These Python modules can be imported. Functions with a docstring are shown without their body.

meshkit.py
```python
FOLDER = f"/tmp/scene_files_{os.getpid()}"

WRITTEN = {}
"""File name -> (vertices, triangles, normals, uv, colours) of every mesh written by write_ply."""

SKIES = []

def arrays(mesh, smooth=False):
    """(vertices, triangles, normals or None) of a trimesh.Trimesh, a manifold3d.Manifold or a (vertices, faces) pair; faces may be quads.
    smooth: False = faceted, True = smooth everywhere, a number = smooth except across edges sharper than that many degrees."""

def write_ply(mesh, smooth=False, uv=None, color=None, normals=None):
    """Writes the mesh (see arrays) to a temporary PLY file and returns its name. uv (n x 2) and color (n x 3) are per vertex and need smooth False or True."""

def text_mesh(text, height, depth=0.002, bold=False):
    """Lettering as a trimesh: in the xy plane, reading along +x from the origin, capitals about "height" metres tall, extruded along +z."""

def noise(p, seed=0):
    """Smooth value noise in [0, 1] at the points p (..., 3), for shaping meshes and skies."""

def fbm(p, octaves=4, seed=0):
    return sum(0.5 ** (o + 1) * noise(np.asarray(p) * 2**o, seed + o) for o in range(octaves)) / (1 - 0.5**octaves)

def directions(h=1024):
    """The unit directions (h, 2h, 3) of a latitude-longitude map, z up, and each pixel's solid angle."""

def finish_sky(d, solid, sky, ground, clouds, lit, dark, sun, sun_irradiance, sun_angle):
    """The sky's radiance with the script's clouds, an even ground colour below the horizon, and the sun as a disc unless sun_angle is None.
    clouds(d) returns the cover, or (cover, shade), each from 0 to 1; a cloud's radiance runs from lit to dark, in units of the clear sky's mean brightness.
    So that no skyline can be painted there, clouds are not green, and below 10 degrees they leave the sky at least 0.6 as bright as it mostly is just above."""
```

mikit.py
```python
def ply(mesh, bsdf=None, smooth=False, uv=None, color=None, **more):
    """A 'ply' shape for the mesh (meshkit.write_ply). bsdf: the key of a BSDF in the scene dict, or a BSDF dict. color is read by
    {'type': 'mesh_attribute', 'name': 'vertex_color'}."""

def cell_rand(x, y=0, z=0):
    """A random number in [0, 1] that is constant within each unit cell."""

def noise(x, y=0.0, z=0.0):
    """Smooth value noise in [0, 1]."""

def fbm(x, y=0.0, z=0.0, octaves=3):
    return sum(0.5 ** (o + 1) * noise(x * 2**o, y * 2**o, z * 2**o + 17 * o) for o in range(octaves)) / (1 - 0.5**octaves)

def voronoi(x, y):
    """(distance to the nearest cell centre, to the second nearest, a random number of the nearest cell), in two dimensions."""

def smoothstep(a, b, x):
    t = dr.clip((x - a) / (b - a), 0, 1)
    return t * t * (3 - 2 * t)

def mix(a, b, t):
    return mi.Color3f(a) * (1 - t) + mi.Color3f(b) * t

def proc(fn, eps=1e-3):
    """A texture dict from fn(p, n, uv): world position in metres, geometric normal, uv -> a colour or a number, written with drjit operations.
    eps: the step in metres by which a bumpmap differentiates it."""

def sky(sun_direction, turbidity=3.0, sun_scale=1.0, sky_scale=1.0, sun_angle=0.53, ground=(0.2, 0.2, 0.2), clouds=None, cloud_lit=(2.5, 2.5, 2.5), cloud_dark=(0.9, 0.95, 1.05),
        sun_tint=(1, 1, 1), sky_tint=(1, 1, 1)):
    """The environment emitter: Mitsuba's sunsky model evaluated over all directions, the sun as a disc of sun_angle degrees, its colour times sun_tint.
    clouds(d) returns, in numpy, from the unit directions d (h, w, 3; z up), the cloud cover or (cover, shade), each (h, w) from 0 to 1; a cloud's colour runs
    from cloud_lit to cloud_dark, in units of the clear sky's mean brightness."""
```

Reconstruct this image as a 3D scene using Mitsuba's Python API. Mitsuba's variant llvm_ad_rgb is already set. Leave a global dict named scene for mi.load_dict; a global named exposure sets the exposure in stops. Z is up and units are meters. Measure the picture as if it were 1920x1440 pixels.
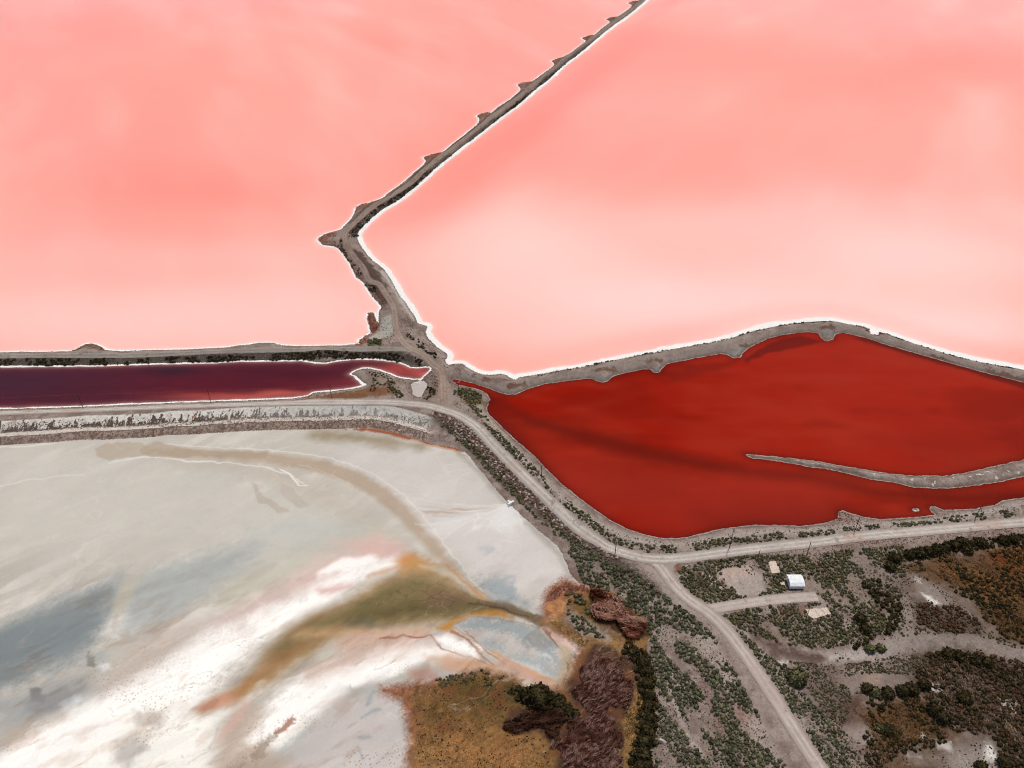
import math, random
import numpy as np, trimesh, shapely
import drjit as dr, mitsuba as mi
import mikit, meshkit
from mikit import proc, fbm, noise, smoothstep, mix, cell_rand
from scipy.spatial import Delaunay, cKDTree, ConvexHull
from shapely.geometry import Polygon, LineString, MultiPolygon, Point
from shapely.ops import unary_union

T = mi.ScalarTransform4f
rng = np.random.default_rng(7)
random.seed(7)
scene, labels = {'type': 'scene'}, {}

# ------------------------------------------------------------------ camera, sky, exposure
CAM_H, PITCH, FPX = 250.0, math.radians(36.9), 1500.0     # a drone 250 m up, looking north and down
scene['camera'] = {'type': 'perspective', 'fov_axis': 'x', 'fov': math.degrees(2 * math.atan(960 / FPX)), 'near_clip': 1.0, 'far_clip': 40000.0,
    'to_world': T().look_at(origin=[0, 0, CAM_H], target=[0, math.cos(PITCH), CAM_H - math.sin(PITCH)], up=[0, 0, 1])}
SUN = (0.168, 0.298, 0.94)


def cloud_cover(d):
    z = np.maximum(d[..., 2], 0.04)
    q = np.stack([d[..., 0] / z * 0.9, d[..., 1] / z * 0.9, 0 * z], -1)
    c = meshkit.fbm(np.clip(q, -60, 60), 5, 3)
    return np.clip((c - 0.43) / 0.16, 0, 1) * 0.9, np.clip((c - 0.55) / 0.3, 0, 1)


scene['sky'] = mikit.sky(SUN, turbidity=3, sun_angle=1.2, sun_tint=(0.85, 0.94, 1.08), sky_tint=(1.04, 0.98, 0.86), clouds=cloud_cover)
exposure = 1.66
KEY = 1.58            # how bright a white, level, sunlit surface comes out: photograph colours / KEY = albedos


# ------------------------------------------------------------------ small helpers
def lin(c):
    c = np.asarray(c, float) / 255
    return np.where(c <= 0.04045, c / 12.92, ((c + 0.055) / 1.055) ** 2.4)


def C(r, g, b):
    return [float(x) for x in np.clip(lin((r, g, b)) / KEY, 0.0003, 0.86)]


def CP(r, g, b):
    """The same for the pink brine, which is a little brighter than the mud."""
    return [float(x) for x in np.clip(lin((r, g, b)) / KEY * [1.16, 1.18, 1.17], 0.003, 0.86)]


def at(u, v, z=0.0):
    """The point at height z that the photograph (1920 x 1440) shows at u, v."""
    u, v = np.asarray(u, float), np.asarray(v, float)
    a = (v - 720) / FPX
    s, c = math.sin(PITCH), math.cos(PITCH)
    t = (CAM_H - z) / (s + a * c)
    return np.stack([(u - 960) / FPX * t, (c - a * s) * t, np.zeros_like(t) + z], -1)


def W(pts, z=0.0):
    p = np.asarray(pts, float)
    return at(p[:, 0], p[:, 1], z)[:, :2]


def poly(pts, z=0.0):
    g = Polygon(W(pts, z)).buffer(0)
    return g


def densify(line, step):
    n = max(2, int(line.length / step))
    return np.array([line.interpolate(i / n, normalized=True).coords[0] for i in range(n + 1)])


def smooth_line(p, per=6):
    """Catmull-Rom through the points."""
    p = np.asarray(p, float)
    q = np.vstack([2 * p[0] - p[1], p, 2 * p[-1] - p[-2]])
    out = []
    for i in range(1, len(q) - 2):
        for k in range(per):
            t = k / per
            out.append(0.5 * (2 * q[i] + (q[i + 1] - q[i - 1]) * t + (2 * q[i - 1] - 5 * q[i] + 4 * q[i + 1] - q[i + 2]) * t * t + (3 * q[i] - q[i - 1] - 3 * q[i + 1] + q[i + 2]) * t ** 3))
    return np.array(out + [p[-1]])


def jag(p, amp, scale, seed):
    """Moves the points of an outline a little, so that it is as uneven as ground is."""
    q = np.column_stack([p / scale, np.zeros(len(p))])
    dx = meshkit.fbm(q, 3, seed) - 0.5
    dy = meshkit.fbm(q + 31.7, 3, seed + 5) - 0.5
    return p + amp * 2 * np.column_stack([dx, dy])


def struct(key, shape, label=None, kind='structure'):
    scene[key] = shape
    labels[key] = {'kind': kind}
    if label:
        labels[key]['label'] = label


def thing(key, label, cat, group=None, kind=None):
    labels[key] = {'label': label, 'category': cat}
    if group:
        labels[key]['group'] = group
    if kind:
        labels[key]['kind'] = kind


USED = {}


def numbered(name):
    n = USED.get(name, -1) + 1
    USED[name] = n
    return name if n == 0 else f'{name}_{n:03d}'


# ------------------------------------------------------------------ outlines of water, pan and land (traced, in metres from here on)
WEST = [(1198,0),(1188,4),(1177,5),(1184,10),(1181,15),(1170,23),(1155,32),(1136,36),(1144,41),(1138,46),(1125,56),(1113,66),(1091,71),(1097,76),(1094,81),(1080,91),(1068,100),(1050,109),(1035,114),(1039,120),(1036,125),(1025,133),(1010,144),(1000,151),(990,155),(971,158),(975,166),(973,172),(965,179),(955,187),(937,198),(925,208),(918,212),(909,212),(894,217),(898,223),(897,229),(892,235),(884,242),(870,253),(855,265),(840,277),(832,283),(824,287),(810,290),(794,295),(798,301),(795,307),(788,314),(776,324),(763,336),(745,350),(730,360),(718,370),(705,376),(690,381),(675,384),(668,389),(665,396),(661,405),(655,414),(647,422),(638,430),(625,434),(612,438),(600,444),(596,449),(600,455),(609,461),(622,462),(632,465),(640,472),(648,484),(656,496),(662,508),(668,520),(677,526),(684,534),(691,545),(699,556),(707,567),(714,576),(710,584),(709,592),(708,598),(711,606),(712,612),(707,619),(701,623),(695,625),(684,630),(679,634),(672,637),(674,643),(671,645),(660,646),(640,647.5),(617,647.5),(567,648.5),(538,647.5),(523,645.5),(507,642.5),(483,643),(467,645.5),(450,647),(433,650),(400,652.5),(340,655),(287,656),(225,658),(200,655.5),(190,650),(180,645.5),(160,645.5),(145,654),(130,658),(60,660),(0,660),(-400,668)]
EAST = [(1212,0),(1196,14),(1175,31),(1155,45),(1135,60),(1115,77),(1100,90),(1080,106),(1067,115),(1055,125),(1042,137),(1030,149),(1010,164),(992,179),(972,197),(947,215),(922,234),(897,254),(872,272),(847,292),(822,312),(795,337),(767,361),(742,379),(717,394),(692,415),(680,427),(673,436),(671,445),(675,456),(684,470),(696,485),(707,494),(717,501),(726,512),(735,526),(742,538),(752,555),(765,572),(775,587),(781,597),(785,606),(794,609),(801,611),(802,615),(799,621),(801,629),(809,639),(819,649),(831,657),(839,664),(840,670),(837,677),(842,684),(852,682),(867,682),(880,690),(894,698),(910,702),(927,702),(941,701),(952,704),(961,710),(967,711),(974,707),(1007,702),(1032,697),(1057,693),(1084,689),(1176,670),(1268,653),(1360,636),(1400,624),(1460,610.5),(1520,603),(1560,602),(1587,607),(1627,615.5),(1631,624),(1642,628),(1653,623),(1680,632),(1727,648),(1793,668),(1860,683),(1920,693),(2300,760)]
POND = [(848,713),(852,710.5),(861,712),(872,714.5),(895,720.5),(920,729),(939,736),(952,739.5),(964,739.5),(975,735.5),(982,732),(995,727),(1020,720),(1060,714),(1085,711),(1109,708.5),(1121,714.6),(1130,717),(1139,714),(1149,705),(1176,698),(1207,691.5),(1220,692),(1226,698),(1234,698.5),(1240,692),(1249,682),(1298,672),(1353,662.5),(1365,665),(1375,671),(1387,670),(1393,661),(1403,652),(1440,634),(1477,625.5),(1515,622),(1535,624.5),(1541,634),(1551,640),(1562,635),(1565,626),(1582,623.5),(1615,631),(1640,638),(1665,647),(1715,661),(1765,675.5),(1815,689.5),(1865,703),(1920,716.5),(2300,810),(2300,905),(1990,925),(1920,933),(1880,940),(1867,947),(1830,955),(1800,956),(1770,957),(1750,949),(1742,952),(1748,960),(1757,966),(1725,970),(1693,972.5),(1653,975),(1620,970),(1593,963),(1580,958),(1572,961),(1573,973),(1547,982),(1500,987),(1455,985),(1410,985),(1360,991),(1329,998),(1298,1006),(1268,1011),(1237,1009.5),(1207,1003),(1176,993),(1145,977),(1115,956),(1084,933),(1054,909),(1023,878),(993,848),(962,822),(932,793),(915,775),(912,765),(915,754),(919,749),(912,738),(895,730),(871,724.5),(855,721)]
SPIT = [(1398,852.5),(1410,852.5),(1427,855),(1453,857),(1493,861),(1527,865),(1567,872),(1593,877),(1643,885),(1693,891),(1727,893),(1767,893),(1807,888),(1843,880),(1887,870),(1920,863),(2300,790),(2300,830),(1920,893),(1860,905),(1810,912),(1760,916),(1713,913),(1680,905),(1627,897),(1593,888),(1560,880),(1520,875),(1477,867),(1443,862),(1410,859)]
CANAL = [(-400,694),(0,687),(100,686),(200,685),(287,682),(375,680),(400,680),(450,677),(517,676),(567,675),(580,677.5),(592,680),(613,680),(633,676),(667,673),(683,672.5),(717,674),(732,676),(752,680),(762,684),(770,688),(784,689),(796,688),(806,687.5),(809,692),(806,697),(797,705),(790,711),(777,712),(759,710),(746,707),(727,700),(709,694),(694,691),(680,691),(667,695),(657,701),(665,704),(672,711),(680,719),(688,721),(677,725),(659,729),(640,731),(617,734),(588,736),(577,742.5),(550,747),(500,749),(450,751),(375,753),(250,758),(150,762.5),(0,767),(-400,784)]
PUDDLE = [(774,717),(790,715),(796,714),(801,720),(801,727),(795,735),(790,744),(780,744),(775,740),(772,727),(771,722)]
PAN = [(-400,850),(0,835),(50,832),(100,829),(150,824.5),(200,824),(250,821.5),(287,820),(312,816),(375,814),(400,812),(450,808.5),(517,806),(600,805),(650,803),(683,802),(702,803),(738,811),(774,822),(813,834),(849,839),(872,847),(883,859),(897,877),(924,911),(949,940),(962,951),(977,967),(999,985),(1023,1006),(1040,1020),(1050,1033),(1063,1060),(1073,1083),(1085,1092),(1098,1097),(1112,1097),(1131,1098),(1152,1112),(1180,1135),(1200,1154),(1214,1174),(1222,1192),(1213,1203),(1214,1222),(1222,1260),(1228,1300),(1226,1340),(1218,1380),(1215,1440),(1212,1700),(-500,1700)]


def outline(px, amp, seed, per=4, scale=3.0):
    p = smooth_line(W(px), per)
    return jag(p, amp, scale, seed)


west_shore, east_shore = outline(WEST, 0.5, 11), outline(EAST, 0.45, 12)
d0 = (west_shore[0] + east_shore[0]) / 2
away = np.array([0.40, 1.0])
west = Polygon(np.vstack([[d0 + away * 5000 + [-6, 0]], west_shore, [[-4000, west_shore[-1][1]], [-4000, d0[1] + 5000]]])).buffer(0)
east = Polygon(np.vstack([[d0 + away * 5000 + [6, 0]], east_shore, [[5000, east_shore[-1][1]], [5000, d0[1] + 5000]]])).buffer(0)
mound = poly([(690,588),(696,585.5),(702,588),(703,594),(708,603),(713,611),(709,622),(702,626),(694,624),(692,610),(688,597)])
west = west.difference(Polygon(jag(densify(mound.exterior, 0.8), 0.4, 1.5, 3))).buffer(0)
pond = Polygon(jag(densify(poly(POND).exterior, 1.0), 0.35, 4.0, 13)).buffer(0)
islet = poly([(1712,955),(1717,953.5),(1722,955),(1722,958),(1716,958.5),(1712,957)])
spit = Polygon(jag(densify(poly(SPIT).exterior, 1.0), 0.7, 2.5, 14)).buffer(0)
pond = pond.difference(spit).difference(islet)
canal = Polygon(jag(densify(poly(CANAL).exterior, 1.0), 0.4, 2.5, 15)).buffer(0)
puddle = Polygon(jag(densify(poly(PUDDLE).exterior, 0.6), 0.4, 1.5, 16)).buffer(0)
pan = Polygon(jag(densify(poly(PAN).exterior, 1.2), 0.4, 4.0, 17)).buffer(0)
waters = [west, east, pond, canal, puddle]
WATER = unary_union(waters)
land = shapely.box(-900, 40, 1200, 1900).difference(WATER).difference(pan).buffer(0)
shapely.prepare(land)
shapely.prepare(WATER)
shapely.prepare(pan)


def rings(g):
    for q in getattr(g, 'geoms', [g]):
        if q.geom_type == 'Polygon':
            yield q.exterior
            yield from q.interiors


def shore_points(g, step=0.6):
    return np.vstack([densify(r, step) for r in rings(g)])


near_box = shapely.box(-1000, 0, 1300, 2000)
W_TREE = cKDTree(np.vstack([shore_points(g.intersection(near_box)) for g in waters]))
P_TREE = cKDTree(shore_points(pan))


def inside(g, p):
    return shapely.contains_xy(g, p[:, 0], p[:, 1])


# ------------------------------------------------------------------ roads (centre lines)
CREST = 3.0
MAIN = [(-400,788),(0,773),(240,764.5),(400,758.5),(533,755),(640,754),(715,754),(765,757),(802,761),(840,771),(870,784),(901,807),(932,840),(962,871),(993,902),(1023,931),(1054,960),(1084,987),(1115,1010),(1145,1028),(1193,1043),(1227,1048),(1260,1048),(1293,1045),(1360,1036),(1425,1028),(1519,1018),(1612,1006),(1725,996),(1837,986),(1920,979),(2300,950)]
BRANCH = [(1205,1045),(1232,1056),(1250,1078),(1267,1100),(1293,1125),(1330,1150),(1360,1179),(1390,1217),(1425,1267),(1462,1324),(1500,1384),(1537,1440),(1600,1540),(1700,1690)]
BRANCH2 = [(1290,1045),(1262,1053),(1249,1070),(1256,1088)]
LANE = [(1310,1143),(1340,1141),(1369,1136),(1425,1128),(1481,1122),(1532,1119)]
LINK = [(836,772),(832,752),(831,727),(830,709),(826,692),(815,680),(802,670),(784,660),(765,650),(754,639),(745,624),(741,607),(740,590),(737,574),(731,562),(721,547),(710,532),(692,522),(680,500),(667,484),(655,467),(647,450),(647,437),(657,424),(675,407),(692,392),(711,379),(736,364),(771,340),(797,315),(835,285),(872,257),(910,227),(947,200),(985,170),(1030,132),(1067,102),(1105,74),(1142,46),(1180,19),(1205,0)]
LEFT = [(775,658),(752,654.5),(715,653),(677,653),(640,653),(567,654),(467,656),(375,659),(225,664.5),(0,666),(-400,676)]
centre = {k: LineString(smooth_line(W(v, CREST), 5)) for k, v in dict(main=MAIN, branch=BRANCH, branch2=BRANCH2, lane=LANE, link=LINK, left=LEFT).items()}
half = dict(main=2.7, branch=2.6, branch2=2.0, lane=2.2, link=1.9, left=1.7)
ROAD_TREE = cKDTree(np.vstack([densify(c, 0.5) for c in centre.values()]))

BANK_X = at(812, 780)[0]       # the salt-coated bank ends here


def height(p, rough=1.0):
    """Height of the land: a bank along every shore, a level crest, uneven ground between."""
    dw, dp, droad = W_TREE.query(p)[0], P_TREE.query(p)[0], ROAD_TREE.query(p)[0]
    dw = np.where(inside(WATER, p), -dw, dw)
    dp = np.where(inside(pan, p), -dp, dp)
    q = np.column_stack([p, np.zeros(len(p))])
    away_road = np.clip((droad - 3.0) / 4.0, 0, 1)
    bank = np.interp(dp, [-3, 0, 5, 8.5, 14.5, 1e4], [-1.0, 0, 0.9, 1.15, 3.0, 3.0])
    h = np.minimum(np.minimum(np.where(dw < 0, dw * 0.5, dw * 0.42), bank), CREST)
    wide = np.clip((np.minimum(dw, dp) - 14) / 10, 0, 1)
    h = h - wide * away_road * 1.1 * meshkit.fbm(q / 28, 3, 4)
    small = np.clip(np.minimum(dw, dp) / 1.5, 0, 1) * (0.25 + 0.75 * away_road)
    h = h + rough * small * (0.34 * (meshkit.fbm(q / 2.2, 3, 5) - 0.5) + 0.25 * (meshkit.noise(q / 0.9, 6) - 0.5))
    # gullies washed into the salt-coated bank
    on_bank = np.clip((dp - 8) / 1.5, 0, 1) * np.clip((13.6 - dp) / 1.6, 0, 1) * np.clip((BANK_X - p[:, 0]) / 3, 0, 1) * np.clip((dw - 6) / 3, 0, 1)
    wob = meshkit.fbm(np.column_stack([p[:, 0] / 6, p[:, 1] / 6, 0 * p[:, 0]]), 2, 8) * 4
    g = meshkit.fbm(np.column_stack([(p[:, 0] + wob) / 2.3, p[:, 1] / 14, 0 * p[:, 0]]), 3, 9)
    h = h - rough * on_bank * 2.4 * np.clip(g - 0.47, 0, 0.3) + rough * on_bank * 0.5 * (meshkit.noise(q / 1.3, 10) - 0.5)
    return h, dw, dp


def grid_points(g, bands, view_only=True):
    """Jittered points inside g, spaced by distance: bands of (y0, y1, spacing)."""
    out = []
    x0, y0, x1, y1 = g.bounds
    for a, b, s in bands:
        lo, hi = max(a, y0), min(b, y1)
        if lo >= hi:
            continue
        span = (max(x0, -(b * 0.8 + 30)), min(x1, b * 0.8 + 30)) if view_only else (x0, x1)
        nx, ny = int((span[1] - span[0]) / s) + 1, int((hi - lo) / s) + 1
        gx, gy = np.meshgrid(np.arange(nx), np.arange(ny))
        p = np.column_stack([span[0] + (gx.ravel() + 0.5 * (gy.ravel() % 2)) * s, lo + gy.ravel() * s]) + rng.uniform(-0.3, 0.3, (nx * ny, 2)) * s
        out.append(p[inside(g, p)])
        if view_only:
            s2 = s * 12
            nx, ny = int((x1 - x0) / s2) + 1, max(1, int((hi - lo) / s2))
            gx, gy = np.meshgrid(np.arange(nx), np.arange(ny))
            p = np.column_stack([x0 + gx.ravel() * s2, lo + gy.ravel() * s2]) + rng.uniform(-0.3, 0.3, (nx * ny, 2)) * s2
            p = p[(p[:, 0] < span[0]) | (p[:, 0] > span[1])]
            if len(p):
                out.append(p[inside(g, p)])
    return np.vstack(out) if out else np.zeros((0, 2))


def boundary_points(g, near=0.8):
    """Points along the outline of g, sparser with distance."""
    out = []
    for r in rings(g):
        p = densify(r, near)
        s = np.clip(np.hypot(p[:, 0], p[:, 1]) / 420, 1, 60)
        s = np.where(np.abs(p[:, 0]) > p[:, 1] * 0.8 + 40, 12, s)
        keep, acc = [], 1e9
        for i, k in enumerate(s):
            acc += 1
            if acc >= k:
                keep.append(i)
                acc = 0
        out.append(p[keep])
    return np.vstack(out)


def tri_mesh(g, pts):
    pts = np.unique(np.round(pts, 3), axis=0)
    f = Delaunay(pts).simplices
    shapely.prepare(g)
    c = pts[f].mean(1)
    f = f[inside(g, c)]
    a, b = pts[f[:, 1]] - pts[f[:, 0]], pts[f[:, 2]] - pts[f[:, 0]]
    flip = a[:, 0] * b[:, 1] - a[:, 1] * b[:, 0] < 0
    f[flip] = f[flip][:, ::-1]
    return pts, f


# ------------------------------------------------------------------ colour layers of a ground: stains and soils with a shape of their own, in metres
def sd_poly(x, y, pts):
    d = mi.Float(1e9)
    odd = mi.Float(1.0)
    n = len(pts)
    for i in range(n):
        ax, ay = (float(t) for t in pts[i])
        bx, by = (float(t) for t in pts[(i + 1) % n])
        ex, ey = bx - ax, by - ay
        wx, wy = x - ax, y - ay
        t = dr.clip((wx * ex + wy * ey) / (ex * ex + ey * ey + 1e-9), 0, 1)
        d = dr.minimum(d, dr.square(wx - ex * t) + dr.square(wy - ey * t))
        if abs(by - ay) > 1e-9:
            cross = ((ay > y) != (by > y)) & (x < (ex / ey) * (y - ay) + ax)
            odd = dr.select(cross, -odd, odd)
    return dr.sqrt(d) * odd


def sd_line(x, y, pts, w):
    d = mi.Float(1e9)
    for i in range(len(pts) - 1):
        ax, ay = (float(t) for t in pts[i])
        ex, ey = (float(t) for t in pts[i + 1] - pts[i])
        wx, wy = x - ax, y - ay
        t = dr.clip((wx * ex + wy * ey) / (ex * ex + ey * ey + 1e-9), 0, 1)
        r = dr.sqrt(dr.square(wx - ex * t) + dr.square(wy - ey * t)) - (w[i] + (w[i + 1] - w[i]) * t)
        d = dr.minimum(d, r)
    return d


class Layers:
    """col(p): the base colour, then each layer laid over it: an area or a stroke with a soft, ragged edge."""
    def __init__(self, z=0.0, scales=(22.0, 5.0, 1.1), along=(1.0, 0.0, 1.0)):
        self.items, self.z, self.s, self.along = [], z, scales, along      # along: the direction of flow and how drawn out the edges are

    def area(self, px, col, soft=4, rough=4, op=1.0, fine=0.0):
        self.items.append(('a', W(px, self.z), None, C(*col), soft, rough, op, fine))

    def line(self, px, width, col, soft=3, rough=3, op=1.0, fine=0.0):
        """width: full width in metres, one number or one per point."""
        w = np.broadcast_to(np.asarray(width, float) / 2, (len(px),))
        self.items.append(('l', W(px, self.z), [float(t) for t in w], C(*col), soft, rough, op, fine))

    def apply(self, col, x, y, f):
        for kind, pts, w, c, soft, rough, op, fine in self.items:
            d = sd_poly(x, y, pts) if kind == 'a' else sd_line(x, y, pts, w)
            d = d + (f[0] - 0.5) * (1.4 * rough) + (f[1] - 0.5) * (1.0 * rough) + (f[2] - 0.5) * fine
            m = 1 - smoothstep(-soft / 2, soft / 2, d)
            col = mix(col, c, m * op)
        return col

    def fields(self, x, y):
        (a, b, c), k = self.s, self.along
        s, t = x * k[0] + y * k[1], (y * k[0] - x * k[1]) * k[2]
        return fbm(s / a, t / a, 1.5, octaves=3), fbm(s / b, t / b, 7.5, octaves=3), fbm(x / c, y / c, 3.5, octaves=2)


def blobs(spec, C=C):
    """Soft patches of paler and deeper colour laid over the water: (u, v, radius u, radius v, colour, strength) read off in the photograph, kept in metres."""
    out = []
    for u, v, ru, rv, c, s in spec:
        m, e, n0, n1 = at(u, v), at(u + ru, v), at(u, v - rv), at(u, v + rv)
        out.append((float(m[0]), float(m[1]), float(abs(e[0] - m[0])), float(abs(n0[1] - n1[1]) / 2), C(*c), s))
    return out


def blob_mix(col, x, y, items):
    for cx, cy, rx, ry, c, s in items:
        m = dr.exp(-dr.square((x - cx) / rx) - dr.square((y - cy) / ry)) * s
        col = mix(col, c, m)
    return col

# ------------------------------------------------------------------ water
def shore_mesh(g, shores, seed, offsets, bands):
    """A level sheet over g (and a little way under its banks) whose uv holds the distance to the shore."""
    big = g.buffer(2.5)
    pts = [boundary_points(big, 2.0), boundary_points(g)]
    for k, r in enumerate(offsets):
        inner = g.buffer(-r)
        if not inner.is_empty:
            pts.append(boundary_points(inner, max(0.8, r * 0.5)))
    pts.append(grid_points(g, bands))
    p, f = tri_mesh(big, np.vstack(pts))
    d = shores.query(p)[0]
    d = np.where(inside(g, p), d, -d)
    q = np.column_stack([p / 9, np.full(len(p), seed)])
    return p, f, np.column_stack([d, meshkit.fbm(q, 3, seed)])


def flat(p, f, z):
    return np.column_stack([p, np.full(len(p), z)]), f


def water_bsdf(key, fn, rough=0.12, spec=0.09):
    scene[key] = {'type': 'twosided', 'b': {'type': 'bumpmap', 'scale': 1.0, 'tex': proc(ripple, 0.3),
        'b': {'type': 'principled', 'base_color': proc(fn), 'roughness': rough, 'specular': spec}}}


def ripple(p, n, uv):
    return 0.012 * fbm(p.x / 2.3, p.y / 1.1, 0.5, octaves=2)


def tree_of(g):
    return cKDTree(shore_points(g.intersection(near_box), 0.5))


SALT = mi.Color3f(C(253, 250, 247))


def salty(col, x, y, d, crust, fade, pale):
    """Shallow brine over white salt along the shore: crust, then paler water, then the open water's colour."""
    n = fbm(x / 3.0, y / 3.0, 2.5, octaves=2) - 0.5
    m = dr.exp(-dr.maximum(d - crust, 0) / fade)
    col = mix(col, mi.Color3f(pale), m * 0.55)
    return mix(col, SALT, 1 - smoothstep(crust * 0.75, crust * 1.2 + 0.3, d + n * crust * 0.5))


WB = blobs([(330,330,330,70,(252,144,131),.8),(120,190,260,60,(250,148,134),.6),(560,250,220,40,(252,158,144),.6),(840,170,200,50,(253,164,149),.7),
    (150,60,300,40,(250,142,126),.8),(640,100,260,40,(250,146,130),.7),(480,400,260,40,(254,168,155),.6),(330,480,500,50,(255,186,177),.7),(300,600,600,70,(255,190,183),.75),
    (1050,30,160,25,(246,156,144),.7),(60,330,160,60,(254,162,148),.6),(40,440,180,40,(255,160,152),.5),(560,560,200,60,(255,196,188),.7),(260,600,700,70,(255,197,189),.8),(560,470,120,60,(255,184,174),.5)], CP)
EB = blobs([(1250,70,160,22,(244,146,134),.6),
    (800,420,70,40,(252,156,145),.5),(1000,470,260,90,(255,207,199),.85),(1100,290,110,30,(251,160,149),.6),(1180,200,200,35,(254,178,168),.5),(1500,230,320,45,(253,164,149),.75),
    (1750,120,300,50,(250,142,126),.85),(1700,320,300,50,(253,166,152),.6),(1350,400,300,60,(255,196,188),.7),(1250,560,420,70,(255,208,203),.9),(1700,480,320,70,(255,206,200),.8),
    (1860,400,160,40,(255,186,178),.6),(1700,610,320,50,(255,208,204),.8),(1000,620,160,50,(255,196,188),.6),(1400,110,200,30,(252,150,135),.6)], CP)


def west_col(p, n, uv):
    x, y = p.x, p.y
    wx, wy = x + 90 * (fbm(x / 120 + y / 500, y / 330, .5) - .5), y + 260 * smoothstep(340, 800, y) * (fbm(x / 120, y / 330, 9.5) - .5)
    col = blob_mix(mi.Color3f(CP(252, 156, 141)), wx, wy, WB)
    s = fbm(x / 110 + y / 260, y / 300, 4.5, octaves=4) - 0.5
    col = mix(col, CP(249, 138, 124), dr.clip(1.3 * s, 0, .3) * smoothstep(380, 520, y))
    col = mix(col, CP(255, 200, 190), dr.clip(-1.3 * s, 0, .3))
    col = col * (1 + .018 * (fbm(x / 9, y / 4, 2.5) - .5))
    return salty(col, x, y, uv.x, .25 + 1.0 * fbm(x / 14, y / 14, 6.5), 1.6, CP(255, 216, 208))


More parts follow.
